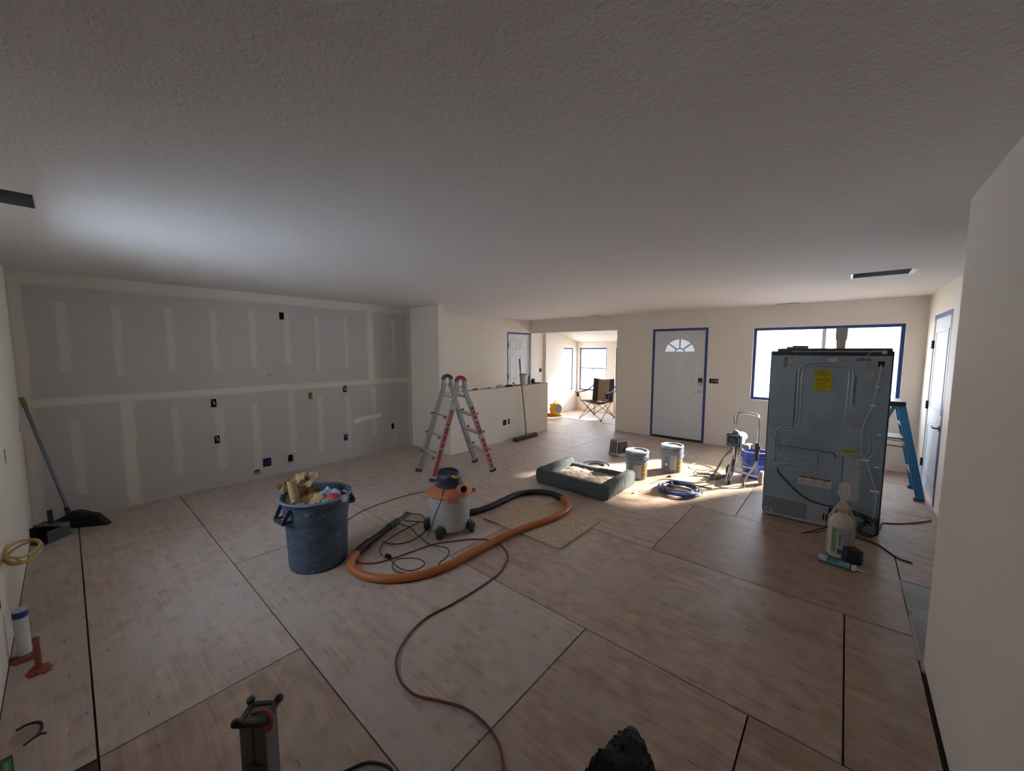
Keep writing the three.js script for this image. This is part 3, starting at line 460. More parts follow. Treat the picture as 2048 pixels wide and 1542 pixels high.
  part('earth_wire', tube([[0.246, 1.691, 0.004], [0.20, 1.702, 0.01], [0.163, 1.690, 0.012], [0.135, 1.65, 0.012], [0.132, 1.60, 0.012], [0.163, 1.540, 0.012], [0.20, 1.532, 0.01], [0.23, 1.56, 0.004]].map(([x, y, z]) => [X(x), y, z]), 0.0035, 50, 6), mat(0.48, 0.44, 0.40, 0.5), o);
  part('earth_tab', [rb(X(0.232), X(0.265), 1.672, 1.705, 0.0, 0.006, 0.003), torus(0.012, 0.004, X(0.25), 1.69, 0.006, 20, 6, 0)], mat(0.6, 0.58, 0.52, 0.5), o);
  part('power_cord', tube([[-0.466, 0.505, 0.012], [-0.46, 0.47, 0.016], [-0.394, 0.398, 0.018], [-0.295, 0.303, 0.018], [-0.19, 0.242, 0.018], [-0.058, 0.222, 0.018], [0.02, 0.225, 0.018], [0.08, 0.215, 0.02], [0.15, 0.19, 0.02], [0.23, 0.16, 0.01], [0.26, 0.12, 0.02]].map(([x, y, z]) => [X(x), y, z]), 0.0055, 80, 8), M.blackMatte, o);
  part('wire_bundle', [tube([[0.08, 0.21, 0.01], [0.15, 0.225, 0.03], [0.22, 0.20, 0.035], [0.29, 0.15, 0.03], [0.30, 0.06, 0.03], [0.24, 0.02, 0.035], [0.17, 0.05, 0.03], [0.19, 0.13, 0.03], [0.25, 0.16, 0.035]].map(([x, y, z]) => [X(x), y, z]), 0.006, 70, 8)], M.blackMatte, o);
  part('wire_bundle', tube([[0.10, 0.25, 0.008], [0.16, 0.235, 0.02], [0.24, 0.21, 0.02], [0.29, 0.19, 0.0]].map(([x, y, z]) => [X(x), y, z]), 0.005, 30, 8), mat(0.35, 0.36, 0.08, 0.6), o);
  part('wire_bundle', tube([[0.215, 0.2, 0.02], [0.21, 0.12, 0.04], [0.17, 0.08, 0.04], [0.2, 0.05, 0.035]].map(([x, y, z]) => [X(x), y, z]), 0.008, 30, 8), M.blackMatte, o);
}
{ // things on top of the fridge
  const p = thing('pvc_coupling', 'beige plastic pipe coupling standing on the fridge before the window', 'pipe', [-0.05, 1.725, -5.02]);
  part('pipe', lathe([[0.028, 0], [0.034, 0], [0.038, 0.085], [0.032, 0.085]], 28), mat(0.62, 0.57, 0.50, 0.5), p);
  part('socket', lathe([[0.036, 0.08], [0.045, 0.085], [0.047, 0.20], [0.041, 0.20], [0.040, 0.1]], 28), mat(0.62, 0.57, 0.50, 0.5), p);
  const b = thing('foam_block', 'small grey block with rounded edges on the fridge top corner', 'block', [-0.36, 1.725, -4.95], 0.1);
  part('block', rb(-0.07, 0.06, 0, 0.03, -0.06, 0.06, 0.008), mat(0.30, 0.30, 0.31, 0.8), b); part('lip', rb(-0.12, -0.065, 0, 0.018, -0.05, 0.05, 0.006), mat(0.36, 0.36, 0.37, 0.8), b);
}
// ---------------------------------------------------------------- articulated aluminium ladder
{
  const o = thing('aluminium_ladder', 'folding aluminium ladder with red stickers set up as an A-frame', 'ladder', [-4.08, 0, -3.505], 0);
  const al = mat(0.56, 0.58, 0.59, 0.38, { metalness: 0.75 }), alDark = mat(0.40, 0.42, 0.43, 0.45, { metalness: 0.7 }), red = mat(0.40, 0.045, 0.04, 0.5), rub = mat(0.06, 0.06, 0.06, 0.8);
  // corners measured on the floor, relative to the base
  const A = [-0.37, 0, 0.355], B = [0.08, 0, 0.485], C = [-0.10, 0, -0.495], D = [0.38, 0, -0.355];
  const TL = [-0.235, 1.24, -0.065], TR = [0.185, 1.24, 0.055]; // tops under the hinges
  const lerp3 = (p, q, t) => p.map((v, i) => v + (q[i] - v) * t), off = (p, d) => p.map((v, i) => v + d[i]);
  const side = [0.96, 0, 0.27];
  for (const [foot, top, sgn, k, fr] of [[A, TL, -1, 0, 1], [B, TR, 1, 1, 1], [C, TL, -1, 0, -1], [D, TR, 1, 1, -1]]) {
    const out = [side[0] * sgn * 0.024, 0, side[2] * sgn * 0.024];
    const upTop = off(top, [0.0, 0, fr * 0.045]);
    const inner = part('inner_rail', bar(lerp3(foot, upTop, 0.05), upTop, 0.024, 0.062, side, 0.004), alDark, o);
    const ou = part('outer_rail', bar(off(lerp3(foot, upTop, 0.02), out), off(lerp3(foot, upTop, 0.80), out), 0.02, 0.082, side, 0.004), al, o);
    part('rubber_foot', bar(off(lerp3(foot, upTop, 0.0), out), off(lerp3(foot, upTop, 0.035), out), 0.034, 0.094, side, 0.006), rub, ou);
    if (k) { // red sticker on the outside face of the near rails, in lengths
      const f2 = off(out, [side[0] * 0.0115, 0, side[2] * 0.0115]);
      for (const [t0, t1] of fr > 0 ? [[0.06, 0.33], [0.345, 0.56], [0.57, 0.74]] : [[0.05, 0.22], [0.235, 0.40], [0.45, 0.60], [0.615, 0.76]]) part('red_sticker', bar(off(lerp3(foot, upTop, t0), f2), off(lerp3(foot, upTop, t1), f2), 0.0015, 0.05, side), red, ou);
      for (const t of fr > 0 ? [0.40, 0.48, 0.60, 0.625, 0.65, 0.675, 0.70] : [0.10, 0.16, 0.28, 0.34, 0.50, 0.55, 0.66, 0.71]) part('white_mark', bar(off(lerp3(foot, upTop, t), off(f2, [side[0] * 0.001, 0, side[2] * 0.001])), off(lerp3(foot, upTop, t + 0.012), off(f2, [side[0] * 0.001, 0, side[2] * 0.001])), 0.001, 0.028, side), mat(0.55, 0.48, 0.46, 0.6), ou);
    }
    // locking knobs beside each rung
    for (const t of [0.25, 0.46, 0.67]) part('lock_knob', [rod(off(lerp3(foot, upTop, t), [0, 0, fr * 0.04]), off(lerp3(foot, upTop, t), [0, 0, fr * 0.075]), 0.008), rod(off(lerp3(foot, upTop, t), [0, 0, fr * 0.07]), off(lerp3(foot, upTop, t), [0, 0, fr * 0.085]), 0.017)], mat(0.32, 0.04, 0.035, 0.5), inner);
  }
  for (const [f1, f2, fr] of [[A, B, 1], [C, D, -1]]) for (const t of [0.24, 0.45, 0.66, 0.87]) {
    const t1 = off(TL, [0, 0, fr * 0.045]), t2 = off(TR, [0, 0, fr * 0.045]);
    part('rung', bar(lerp3(f1, t1, t), lerp3(f2, t2, t), 0.06, 0.028, [0, 0.2, fr], 0.008), al, o);
  }
  // the two round hinge plates
  for (const [top, m] of [[TL, mat(0.10, 0.11, 0.12, 0.4, { metalness: 0.5 })], [TR, red]]) {
    const arch = new THREE.Shape(); arch.absarc(0, 0, 0.078, 0, Math.PI, false); arch.lineTo(-0.088, -0.10); arch.lineTo(-0.058, -0.10); arch.lineTo(-0.036, -0.005); arch.absarc(0, 0, 0.036, Math.PI, 0, true); arch.lineTo(0.058, -0.10); arch.lineTo(0.088, -0.10);
    const h = part('hinge', T(extrude(arch, 0.03, 0.004), 0, 0, -0.015), alDark, o);
    h.position.set(top[0], top[1] + 0.045, top[2]); h.rotation.y = Math.PI / 2 - 0.27;
    const disc = new THREE.Shape(); disc.absarc(0, 0, 0.08, 0.15, Math.PI - 0.15, false); disc.absarc(0, 0, 0.04, Math.PI - 0.15, 0.15, true);
    part('hinge_cover', T(extrude(disc, 0.044, 0.003), 0, 0, -0.022), m, h);
    part('rivet', rod([0, 0.058, -0.03], [0, 0.058, 0.03], 0.012, 0.012, 14), M.black, h);
  }
}
// ---------------------------------------------------------------- rubbish bin and what sticks out of it
{
  const o = thing('rubbish_bin', 'round grey-blue plastic rubbish bin splashed with paint', 'bin', [-3.15, 0, -1.246], 0);
  const tex = (() => { const a = noiseGrid(20, 12), b = noiseGrid(60, 40), sp = []; for (let i = 0; i < 90; i++) sp.push([rnd(), rnd() * 0.9, rr(0.002, 0.006)]); return dataTex(1024, 512, (i, j, q) => { const u = i / 1024, v = j / 512, n = 0.85 + (a(u, v) - 0.5) * 0.18 + (b(u, v) - 0.5) * 0.16; let w = 0; for (const [x, y, r] of sp) { const dx = u - x, dy = (v - y) * 0.4 * 1.0; if (dx * dx + dy * dy < r * r * (0.4 + rnd() * 0.4)) w = 0.75; } q[0] = (0.33 * n) * (1 - w) + 0.68 * w; q[1] = 0.40 * n * (1 - w) + 0.69 * w; q[2] = 0.47 * n * (1 - w) + 0.69 * w; }); })();
  const m = new THREE.MeshPhysicalMaterial({ map: tex, roughness: 0.55 });
  part('bin_body', lathe([[0, 0.012], [0.19, 0.012], [0.195, 0.0], [0.205, 0.0], [0.214, 0.02], [0.228, 0.40], [0.229, 0.415], [0.238, 0.42], [0.242, 0.535], [0.256, 0.538], [0.262, 0.548], [0.262, 0.558], [0.256, 0.566], [0.244, 0.566], [0.236, 0.556], [0.232, 0.42], [0.20, 0.03], [0, 0.03]], 64), m, o);
  { const g = o.children.at(-1).geometry, p = g.attributes.position, u = g.attributes.uv; for (let i = 0; i < p.count; i++) u.setY(i, p.getY(i) / 0.6); } // even scale up the side
  part('bin_rim', torus(0.2575, 0.0085, 0, 0.557, 0, 64, 10), mat(0.17, 0.20, 0.235, 0.5), o);
  for (const a of [4.80, 1.66]) { // handles
    const dx = Math.cos(a), dz = -Math.sin(a), px_ = -dz, pz_ = dx, H = (r, s, y) => [dx * r + px_ * s, y, dz * r + pz_ * s];
    part('handle', [bar(H(0.236, 0.075, 0.52), H(0.285, 0.065, 0.43), 0.012, 0.03, [px_, 0, pz_], 0.004), bar(H(0.236, -0.075, 0.52), H(0.285, -0.065, 0.43), 0.012, 0.03, [px_, 0, pz_], 0.004), bar(H(0.28, 0.072, 0.425), H(0.28, -0.072, 0.425), 0.03, 0.028, [dx, 0, dz], 0.008), bar(H(0.225, 0.068, 0.43), H(0.28, 0.07, 0.425), 0.02, 0.02, [px_, 0, pz_], 0.004), bar(H(0.225, -0.068, 0.43), H(0.28, -0.07, 0.425), 0.02, 0.02, [px_, 0, pz_], 0.004)], mat(0.035, 0.045, 0.06, 0.55), o);
  }
  const word = new THREE.MeshPhysicalMaterial({ map: canvasTex(256, 64, (c) => { c.font = 'bold 50px sans-serif'; c.fillStyle = '#14181f'; c.fillText('BRUTE', 20, 50); }), transparent: true, alphaTest: 0.5, roughness: 0.6 });
  const wg = new THREE.CylinderGeometry(0.2428, 0.2415, 0.05, 24, 1, true, 1.40, 0.55); part('lettering', T(wg, 0, 0.500, 0), word, o);
  part('hole', T(new THREE.CylinderGeometry(0.006, 0.006, 0.01, 12), 0.19, 0.525, -0.148, 0, 0, Math.PI / 2), M.black, o);
}
{
  const tan = mat(0.50, 0.33, 0.16, 0.85), kraft = mat(0.42, 0.26, 0.12, 0.9), pale = mat(0.55, 0.43, 0.28, 0.85), c = [-3.15, 0.35, -1.246];
  const tubeM = thing('cardboard_tube', 'tan cardboard tube standing up in the rubbish bin', 'tube', [-3.20, 0.36, -1.13]);
  part('tube_wall', T(lathe([[0.028, 0], [0.033, 0], [0.033, 0.33], [0.028, 0.33], [0.028, 0]], 24), 0, 0, 0, 0.10, 0, 0.10), tan, tubeM);
  const crumple = (w, h, k, m, name, label, pos, rot) => { const g = new THREE.PlaneGeometry(w, h, 14, 12), p = g.attributes.position; for (let i = 0; i < p.count; i++) { const x = p.getX(i), y = p.getY(i); p.setZ(i, fbm(x * 9 + k, y * 9, k) * 0.16 + Math.abs(fbm(x * 20, y * 20 + k, 3)) * 0.05); } const back = g.clone(); back.translate(0, 0, -0.003); back.index.array.reverse?.(); const q = geo([g, back]); q.computeVertexNormals(); const o = single(name, T(q, 0, 0, 0, ...rot), m, label, 'rubbish', 'rubbish in the bin'); o.position.set(...pos); return o; };
  crumple(0.22, 0.26, 1.3, kraft, 'paper_bag', 'crumpled brown paper standing above the left rim of the bin', [-3.27, 0.56, -1.15], [0.2, 0.9, 0.2]);
  crumple(0.13, 0.13, 4.1, mat(0.36, 0.24, 0.125, 0.9), 'paper_bag', 'pale brown paper ball at the very top of the bin', [-3.23, 0.66, -1.22], [-0.6, 0.5, 0.5]);
  crumple(0.20, 0.16, 7.7, kraft, 'paper_bag', 'torn brown cardboard flap in the middle of the bin', [-3.16, 0.52, -1.22], [-0.9, 0.3, -0.2]);
  crumple(0.13, 0.12, 9.2, mat(0.60, 0.47, 0.36, 0.9), 'paper_bag', 'cream paper scrap at the left inside rim of the bin', [-3.25, 0.50, -1.07], [-0.4, 0.6, 0.1]);
  crumple(0.28, 0.24, 12.5, mat(0.22, 0.22, 0.21, 0.9), 'rag', 'grey rag lying on the rubbish near the front rim', [-3.08, 0.485, -1.17], [-1.4, 0, 0.3]);
  const bag = crumple(0.20, 0.12, 15.1, mat(0.30, 0.38, 0.50, 0.3), 'plastic_wrapper', 'blue-white plastic wrapper across the rubbish in the bin', [-3.06, 0.535, -1.28], [-1.2, 0.2, 0.5]);
  const r = thing('red_package', 'crumpled red package on top of the rubbish', 'package', [-3.02, 0.53, -1.32], 0.4);
  const rg = new THREE.SphereGeometry(0.055, 20, 14), rp = rg.attributes.position; for (let i = 0; i < rp.count; i++) { const v = V(rp.getX(i), rp.getY(i), rp.getZ(i)), s = 1 + 0.5 * fbm(v.x * 30, v.y * 30, v.z * 30); rp.setXYZ(i, v.x * 1.3 * s, v.y * 0.75 * s, v.z * s); } rg.computeVertexNormals();
  part('wrapper', rg, mat(0.42, 0.04, 0.025, 0.5), r);
  part('twist', rod([0.06, 0, 0], [0.12, 0.02, 0.01], 0.012, 0.028), mat(0.5, 0.5, 0.5, 0.5), r);
  const w = thing('wire_scrap', 'bent white wire scrap at the back of the bin', 'wire', [-3.02, 0.55, -1.42]);
  part('wire', tube([[-0.05, 0.0, 0], [0, 0.02, 0.01], [0.05, 0.0, 0.0], [0.06, -0.03, 0.01]], 0.004, 24, 6), mat(0.7, 0.7, 0.7, 0.5), w);
  // heap that carries them
  const heap = new THREE.SphereGeometry(0.21, 32, 16, 0, Math.PI * 2, 0, Math.PI / 2), hp = heap.attributes.position; for (let i = 0; i < hp.count; i++) hp.setY(i, hp.getY(i) * 0.3 + fbm(hp.getX(i) * 12, hp.getZ(i) * 12, 2) * 0.06); heap.computeVertexNormals();
  const h = single('rubbish_heap', heap, mat(0.36, 0.27, 0.18, 0.95), 'brown heap of scrap cardboard filling the bin', 'rubbish'); h.position.set(-3.15, 0.40, -1.246);
}

// ---------------------------------------------------------------- shop vacuum with its hose
{
  const o = thing('shop_vacuum', 'grey and orange shop vacuum with a dark motor head', 'vacuum', [-2.77, 0, -2.30], 0);
  const grey = mat(0.50, 0.49, 0.46, 0.5), orange = mat(0.55, 0.17, 0.075, 0.5), navy = mat(0.025, 0.035, 0.06, 0.45), blk = mat(0.018, 0.022, 0.026, 0.6);
  // towards the camera in the plan
  const f = V(2.77, 0, 2.30).normalize(), r = V(f.z, 0, -f.x), P = (a, b, y) => [r.x * a + f.x * b, y, r.z * a + f.z * b];
  part('drum', lathe([[0, 0.045], [0.17, 0.045], [0.183, 0.055], [0.192, 0.25], [0.198, 0.255], [0.200, 0.36], [0.206, 0.366], [0.206, 0.376], [0, 0.376]], 48), grey, o);
  const lid = part('lid', lathe([[0, 0.376], [0.214, 0.376], [0.218, 0.372], [0.220, 0.385], [0.212, 0.400], [0.150, 0.432], [0.13, 0.44], [0, 0.44]], 48), orange, o);
  part('latch', [T(new RoundedBoxGeometry(0.10, 0.06, 0.035, 2, 0.008), ...P(0.03, 0.222, 0.375), 0, Math.atan2(f.x, f.z), 0)], orange, lid);
  part('latch', [T(new RoundedBoxGeometry(0.10, 0.06, 0.035, 2, 0.008), ...P(-0.03, -0.222, 0.375), 0, Math.atan2(f.x, f.z), 0)], orange, lid);
  part('carry_lug', T(new RoundedBoxGeometry(0.05, 0.03, 0.06, 2, 0.01), ...P(-0.215, 0.0, 0.355), 0, Math.atan2(f.x, f.z), 0), grey, o);
  const head = part('motor_head', lathe([[0, 0.438], [0.122, 0.438], [0.126, 0.45], [0.120, 0.458], [0.118, 0.53], [0.108, 0.56], [0.08, 0.575], [0, 0.578]], 40), navy, o);
  part('head_ring', torus(0.123, 0.006, 0, 0.448, 0, 40, 8), mat(0.05, 0.07, 0.11, 0.5), head);
  part('carry_handle', tube([P(-0.10, 0.03, 0.55), P(-0.085, 0.03, 0.588), P(-0.03, 0.03, 0.602), P(0.03, 0.03, 0.598), P(0.075, 0.03, 0.575)], 0.013, 30, 8), blk, head);
  part('badge', T(new THREE.SphereGeometry(0.5, 20, 12).scale(0.075, 0.028, 0.02), ...P(0.045, 0.105, 0.545), -0.4, Math.atan2(f.x, f.z), 0), mat(0.42, 0.36, 0.02, 0.5), head);
  for (let i = 0; i < 7; i++) { const a = -0.75 + i * 0.25; part('vent_rib', bar([Math.cos(a) * f.x * 0 + P(Math.sin(a) * 0.119, Math.cos(a) * 0.119, 0)[0], 0.465, P(Math.sin(a) * 0.119, Math.cos(a) * 0.119, 0)[2]], [P(Math.sin(a) * 0.119, Math.cos(a) * 0.119, 0)[0], 0.515, P(Math.sin(a) * 0.119, Math.cos(a) * 0.119, 0)[2]], 0.008, 0.008, [r.x, 0, r.z]), blk, head); }
  const pa = P(0.10, 0.12, 0.435), pb = P(0.125, 0.195, 0.455);
  const port = part('suction_port', [between(V(...pa), V(...pb), T(new THREE.CylinderGeometry(0.036, 0.042, 1, 28, 1, true), 0, 0.5, 0)), between(V(...pa), V(...pb), T(new THREE.CylinderGeometry(0.029, 0.029, 1, 28, 1, true), 0, 0.5, 0))], mat(0.45, 0.16, 0.085, 0.55), lid);
  part('port_rim', between(V(...pb), V(...P(0.128, 0.203, 0.457)), T(lathe([[0.029, 0], [0.037, 0], [0.037, 1], [0.029, 1], [0.029, 0]], 28), 0, 0, 0)), mat(0.5, 0.22, 0.14, 0.5), port);
  part('port_inside', between(V(...P(0.105, 0.14, 0.44)), V(...P(0.106, 0.143, 0.441)), T(new THREE.CylinderGeometry(0.03, 0.03, 1, 24), 0, 0.5, 0)), M.black, port);
  part('side_knob', rod(P(0.21, 0.02, 0.385), P(0.245, 0.03, 0.385), 0.022, 0.016, 16), mat(0.45, 0.33, 0.25, 0.6), lid);
  // four casters in bulky feet
  for (const [a, b] of [[-0.085, 0.175], [0.19, 0.085], [-0.20, -0.03], [0.10, -0.19]]) {
    const g = part('caster_foot', [T(new THREE.SphereGeometry(0.05, 20, 14).scale(1, 0.85, 1), ...P(a, b, 0.068)), T(new RoundedBoxGeometry(0.06, 0.07, 0.08, 2, 0.015), ...P(a * 0.85, b * 0.85, 0.07), 0, Math.atan2(f.x, f.z) + Math.atan2(a, b), 0)], blk, o);
    part('caster_cap', T(new THREE.CylinderGeometry(0.026, 0.03, 0.01, 20), ...P(a, b, 0.111)), mat(0.12, 0.13, 0.14, 0.4), g);
    part('caster_wheel', T(new THREE.CylinderGeometry(0.03, 0.03, 0.03, 18), ...P(a * 1.08, b * 1.08, 0.03), Math.PI / 2, 0, Math.atan2(a, b)), M.black, g);
  }
  part('power_cord', tube([P(-0.045, 0.125, 0.445), P(-0.06, 0.17, 0.42), P(-0.075, 0.215, 0.37), P(-0.125, 0.215, 0.25), P(-0.165, 0.19, 0.12), P(-0.20, 0.15, 0.02)], 0.004, 40, 6), M.blackMatte, o);
}
const ribbed = (pts, r, n, rad = 14) => { const c = new THREE.CatmullRomCurve3(pts.map((p) => V(...p)), false, 'centripetal'), g = new THREE.TubeGeometry(c, n, r, rad); const p = g.attributes.position, nn = g.attributes.normal; for (let i = 0; i < p.count; i++) { const k = Math.floor(i / (rad + 1)), s = (k % 2 ? -0.0012 : 0.0012); p.setXYZ(i, p.getX(i) + nn.getX(i) * s, p.getY(i) + nn.getY(i) * s, p.getZ(i) + nn.getZ(i) * s); } g.computeVertexNormals(); return g; };
{
  const o = thing('vacuum_hose', 'long vacuum hose, orange then black, looping across the floor with a crevice tool', 'hose');
  const or = mat(0.50, 0.15, 0.035, 0.5), bk = mat(0.02, 0.02, 0.022, 0.6), y = 0.03;
  part('black_hose', ribbed([[-2.97, -2.50], [-2.84, -2.66], [-2.80, -2.82], [-2.80, -3.06], [-2.81, -3.32], [-2.75, -3.485], [-2.642, -3.59], [-2.51, -3.627], [-2.40, -3.60]].map(([x, z]) => [x, 0.034, z]), 0.032, 180), bk, o);
  part('coupling', rod([-2.42, 0.034, -3.606], [-2.345, 0.036, -3.585], 0.036, 0.034, 20), bk, o);
  part('orange_hose', ribbed([[-2.35, 0.036, -3.588], [-2.22, 0.036, -3.50], [-2.13, 0.046, -3.372], [-2.10, 0.046, -3.207], [-2.126, 0.046, -2.994], [-2.192, 0.046, -2.70], [-2.238, 0.034, -2.409], [-2.249, 0.032, -2.123], [-2.25, 0.032, -1.858], [-2.295, 0.032, -1.663], [-2.386, 0.032, -1.512], [-2.508, 0.032, -1.40], [-2.647, 0.032, -1.345], [-2.793, 0.032, -1.342], [-2.895, 0.032, -1.39], [-2.97, 0.034, -1.475]], 0.031, 420), or, o);
  part('cuff', rod([-2.965, 0.036, -1.465], [-3.05, 0.036, -1.62], 0.034, 0.036, 20), bk, o);
  part('wand', [rod([-3.045, 0.036, -1.61], [-3.18, 0.034, -1.90], 0.028, 0.026, 20), rod([-3.18, 0.034, -1.90], [-3.24, 0.034, -2.03], 0.032, 0.030, 20)], bk, o);
  part('crevice_tool', [bar([-3.24, 0.034, -2.02], [-3.335, 0.022, -2.235], 0.045, 0.022, [0.91, 0, -0.4], 0.006)], mat(0.05, 0.052, 0.055, 0.5), o);
}
// ---------------------------------------------------------------- cords on the floor
const cord = (name, label, pts, r, m) => single(name, tube(pts.map((p) => (p.length === 2 ? [p[0], r + 0.001, p[1]] : p)), r, pts.length * 9, 7), m, label, 'cord');
const redM = mat(0.16, 0.032, 0.035, 0.6), blkC = mat(0.02, 0.02, 0.024, 0.6);
cord('air_hose', 'dark red hose snaking from the vacuum to the bottom of the picture', [[-2.918, -1.43], [-2.847, -1.44], [-2.76, -1.509], [-2.717, -1.613], [-2.68, -1.822], [-2.64, -2.022], [-2.56, -2.16], [-2.46, -2.29], [-2.353, -2.372], [-2.233, -2.389], [-2.115, -2.353], [-2.023, -2.289], [-1.953, -2.181], [-1.908, -2.053], [-1.895, -1.91], [-1.893, -1.8], [-1.902, -1.591], [-1.922, -1.382], [-1.867, -1.205], [-1.779, -1.086], [-1.646, -1.021], [-1.514, -1.02], [-1.393, -1.079], [-1.272, -1.132], [-1.148, -1.141], [-1.051, -1.121], [-0.986, -1.082], [-0.953, -1.05], [-0.93, -0.95], [-0.95, -0.8]], 0.0065, redM);
cord('extension_cord', 'red cord running behind the rubbish bin to the vacuum', [[-3.20, -2.62], [-3.50, -2.70], [-3.74, -2.735], [-3.80, -2.605], [-3.82, -2.416], [-3.82, -2.173], [-3.79, -1.983], [-3.70, -1.769], [-3.55, -1.62]], 0.0055, mat(0.24, 0.05, 0.045, 0.6));
cord('extension_cord', 'red cord end with a plug beside the black wand', [[-3.111, -2.208], [-3.089, -2.051], [-3.056, -1.884], [-2.999, -1.738], [-2.923, -1.652], [-2.83, -1.614], [-2.79, -1.624]], 0.005, redM);
{
  const p = thing('cord_plug', 'black plug with a steel end where red and black cords meet', 'plug', [-2.77, 0, -1.626], 0.15);
  part('plug_body', rb(-0.01, 0.045, 0.0, 0.032, -0.016, 0.016, 0.008), M.blackMatte, p); part('plug_end', rb(-0.035, -0.008, 0.004, 0.028, -0.013, 0.013, 0.005), mat(0.45, 0.46, 0.48, 0.4, { metalness: 0.6 }), p);
}
cord('power_cord', 'black cord coiled twice in front of the vacuum', [[-2.735, -1.62], [-2.694, -1.621], [-2.616, -1.606], [-2.506, -1.611], [-2.442, -1.656], [-2.434, -1.741], [-2.47, -1.78], [-2.553, -1.78], [-2.636, -1.72], [-2.664, 0.012, -1.647], [-2.616, 0.012, -1.583], [-2.541, -1.558], [-2.459, -1.591], [-2.38, -1.63]], 0.004, blkC);
cord('power_cord', 'black cord looping round the tip of the crevice tool', [[-3.06, -2.24], [-3.166, -2.17], [-3.254, 0.01, -2.12], [-3.33, 0.05, -2.17], [-3.311, -2.275], [-3.241, -2.31], [-3.141, -2.28], [-3.05, -2.26]], 0.0045, blkC);
cord('power_cord', 'black cord curling from the wand past the front caster', [[-3.19, 0.06, -1.945], [-3.146, 0.02, -2.035], [-3.071, -2.066], [-2.941, -2.031], [-2.793, -2.005], [-2.673, -1.99], [-2.58, -2.02], [-2.525, -2.045], [-2.435, -2.009], [-2.387, -1.924], [-2.374, -1.863], [-2.33, -1.80]], 0.0045, blkC);
cord('power_cord', 'black cord from the left caster under the wand', [[-2.957, -2.19], [-2.885, -2.061], [-2.85, -1.934], [-2.876, -1.831], [-2.957, -1.76], [-3.04, -1.745]], 0.0045, blkC);
cord('power_cord', 'black cord loop at the bottom edge of the picture', [[-1.45, -0.58], [-1.425, -0.645], [-1.40, -0.70], [-1.355, -0.735], [-1.30, -0.755], [-1.24, -0.73], [-1.22, -0.65], [-1.28, -0.56]], 0.006, blkC);
cord('power_cord', 'black cord leading from the fridge under the right wall edge', [[0.30, 0.02, -4.80], [0.34, -5.0], [0.37, -5.18], [0.438, -5.225], [0.525, -5.30], [0.634, -5.43], [0.74, -5.58]], 0.006, blkC);
cord('power_cord', 'black cord trailing from the fridge corner over bare floor', [[0.12, 0.012, -4.66], [0.20, -4.61], [0.248, -4.593], [0.308, -4.562], [0.374, -4.437], [0.425, -4.36], [0.497, -4.341]], 0.006, blkC);
cord('copper_line', 'two dark tubes poking from under the fridge left of the jug', [[-0.02, 0.012, -4.76], [-0.048, -4.70], [-0.13, -4.563], [-0.205, -4.42], [-0.217, -4.396], [-0.19, -4.43], [-0.11, -4.52], [-0.03, -4.66]], 0.005, mat(0.12, 0.11, 0.11, 0.5));
// ---------------------------------------------------------------- boards on the floor
const chipTex = (() => { const fl = []; for (let i = 0; i < 1500; i++) fl.push([rnd() * 512, rnd() * 512, rr(5, 26), rr(2, 6), rnd() * 3.14, rr(-1, 1)]); return canvasTex(512, 512, (c) => { c.fillStyle = 'rgb(186,162,132)'; c.fillRect(0, 0, 512, 512); for (const [x, y, w, h, a, t] of fl) { c.save(); c.translate(x, y); c.rotate(a); c.fillStyle = `rgb(${196 + t * 30},${172 + t * 30},${142 + t * 30})`; c.fillRect(-w / 2, -h / 2, w, h); c.restore(); } }); })();
{
  const o = thing('chipboard_sheet', 'square of pale chipboard on the floor under the orange hose', 'board', [-2.225, 0, -3.02], 0.0);
  const g = new RoundedBoxGeometry(0.93, 0.013, 0.70, 1, 0.002); metreUV(g, 'x', 'z', 1 / 0.8, 1 / 0.8); part('board', T(g, 0, 0.0075, 0), new THREE.MeshPhysicalMaterial({ map: chipTex, roughness: 0.8 }), o);
  const c = thing('hardboard_sheet', 'long tan board lying in the sun in front of the sprayer', 'board', [-1.415, 0, -6.26], 0.0);
  part('board', T(metreUV(new RoundedBoxGeometry(0.49, 0.014, 2.28, 1, 0.002), 'z', 'x', 0.4, 0.8), 0, 0.008, 0), new THREE.MeshPhysicalMaterial({ color: 0xc4a988, roughness: 0.75 }), c);
}
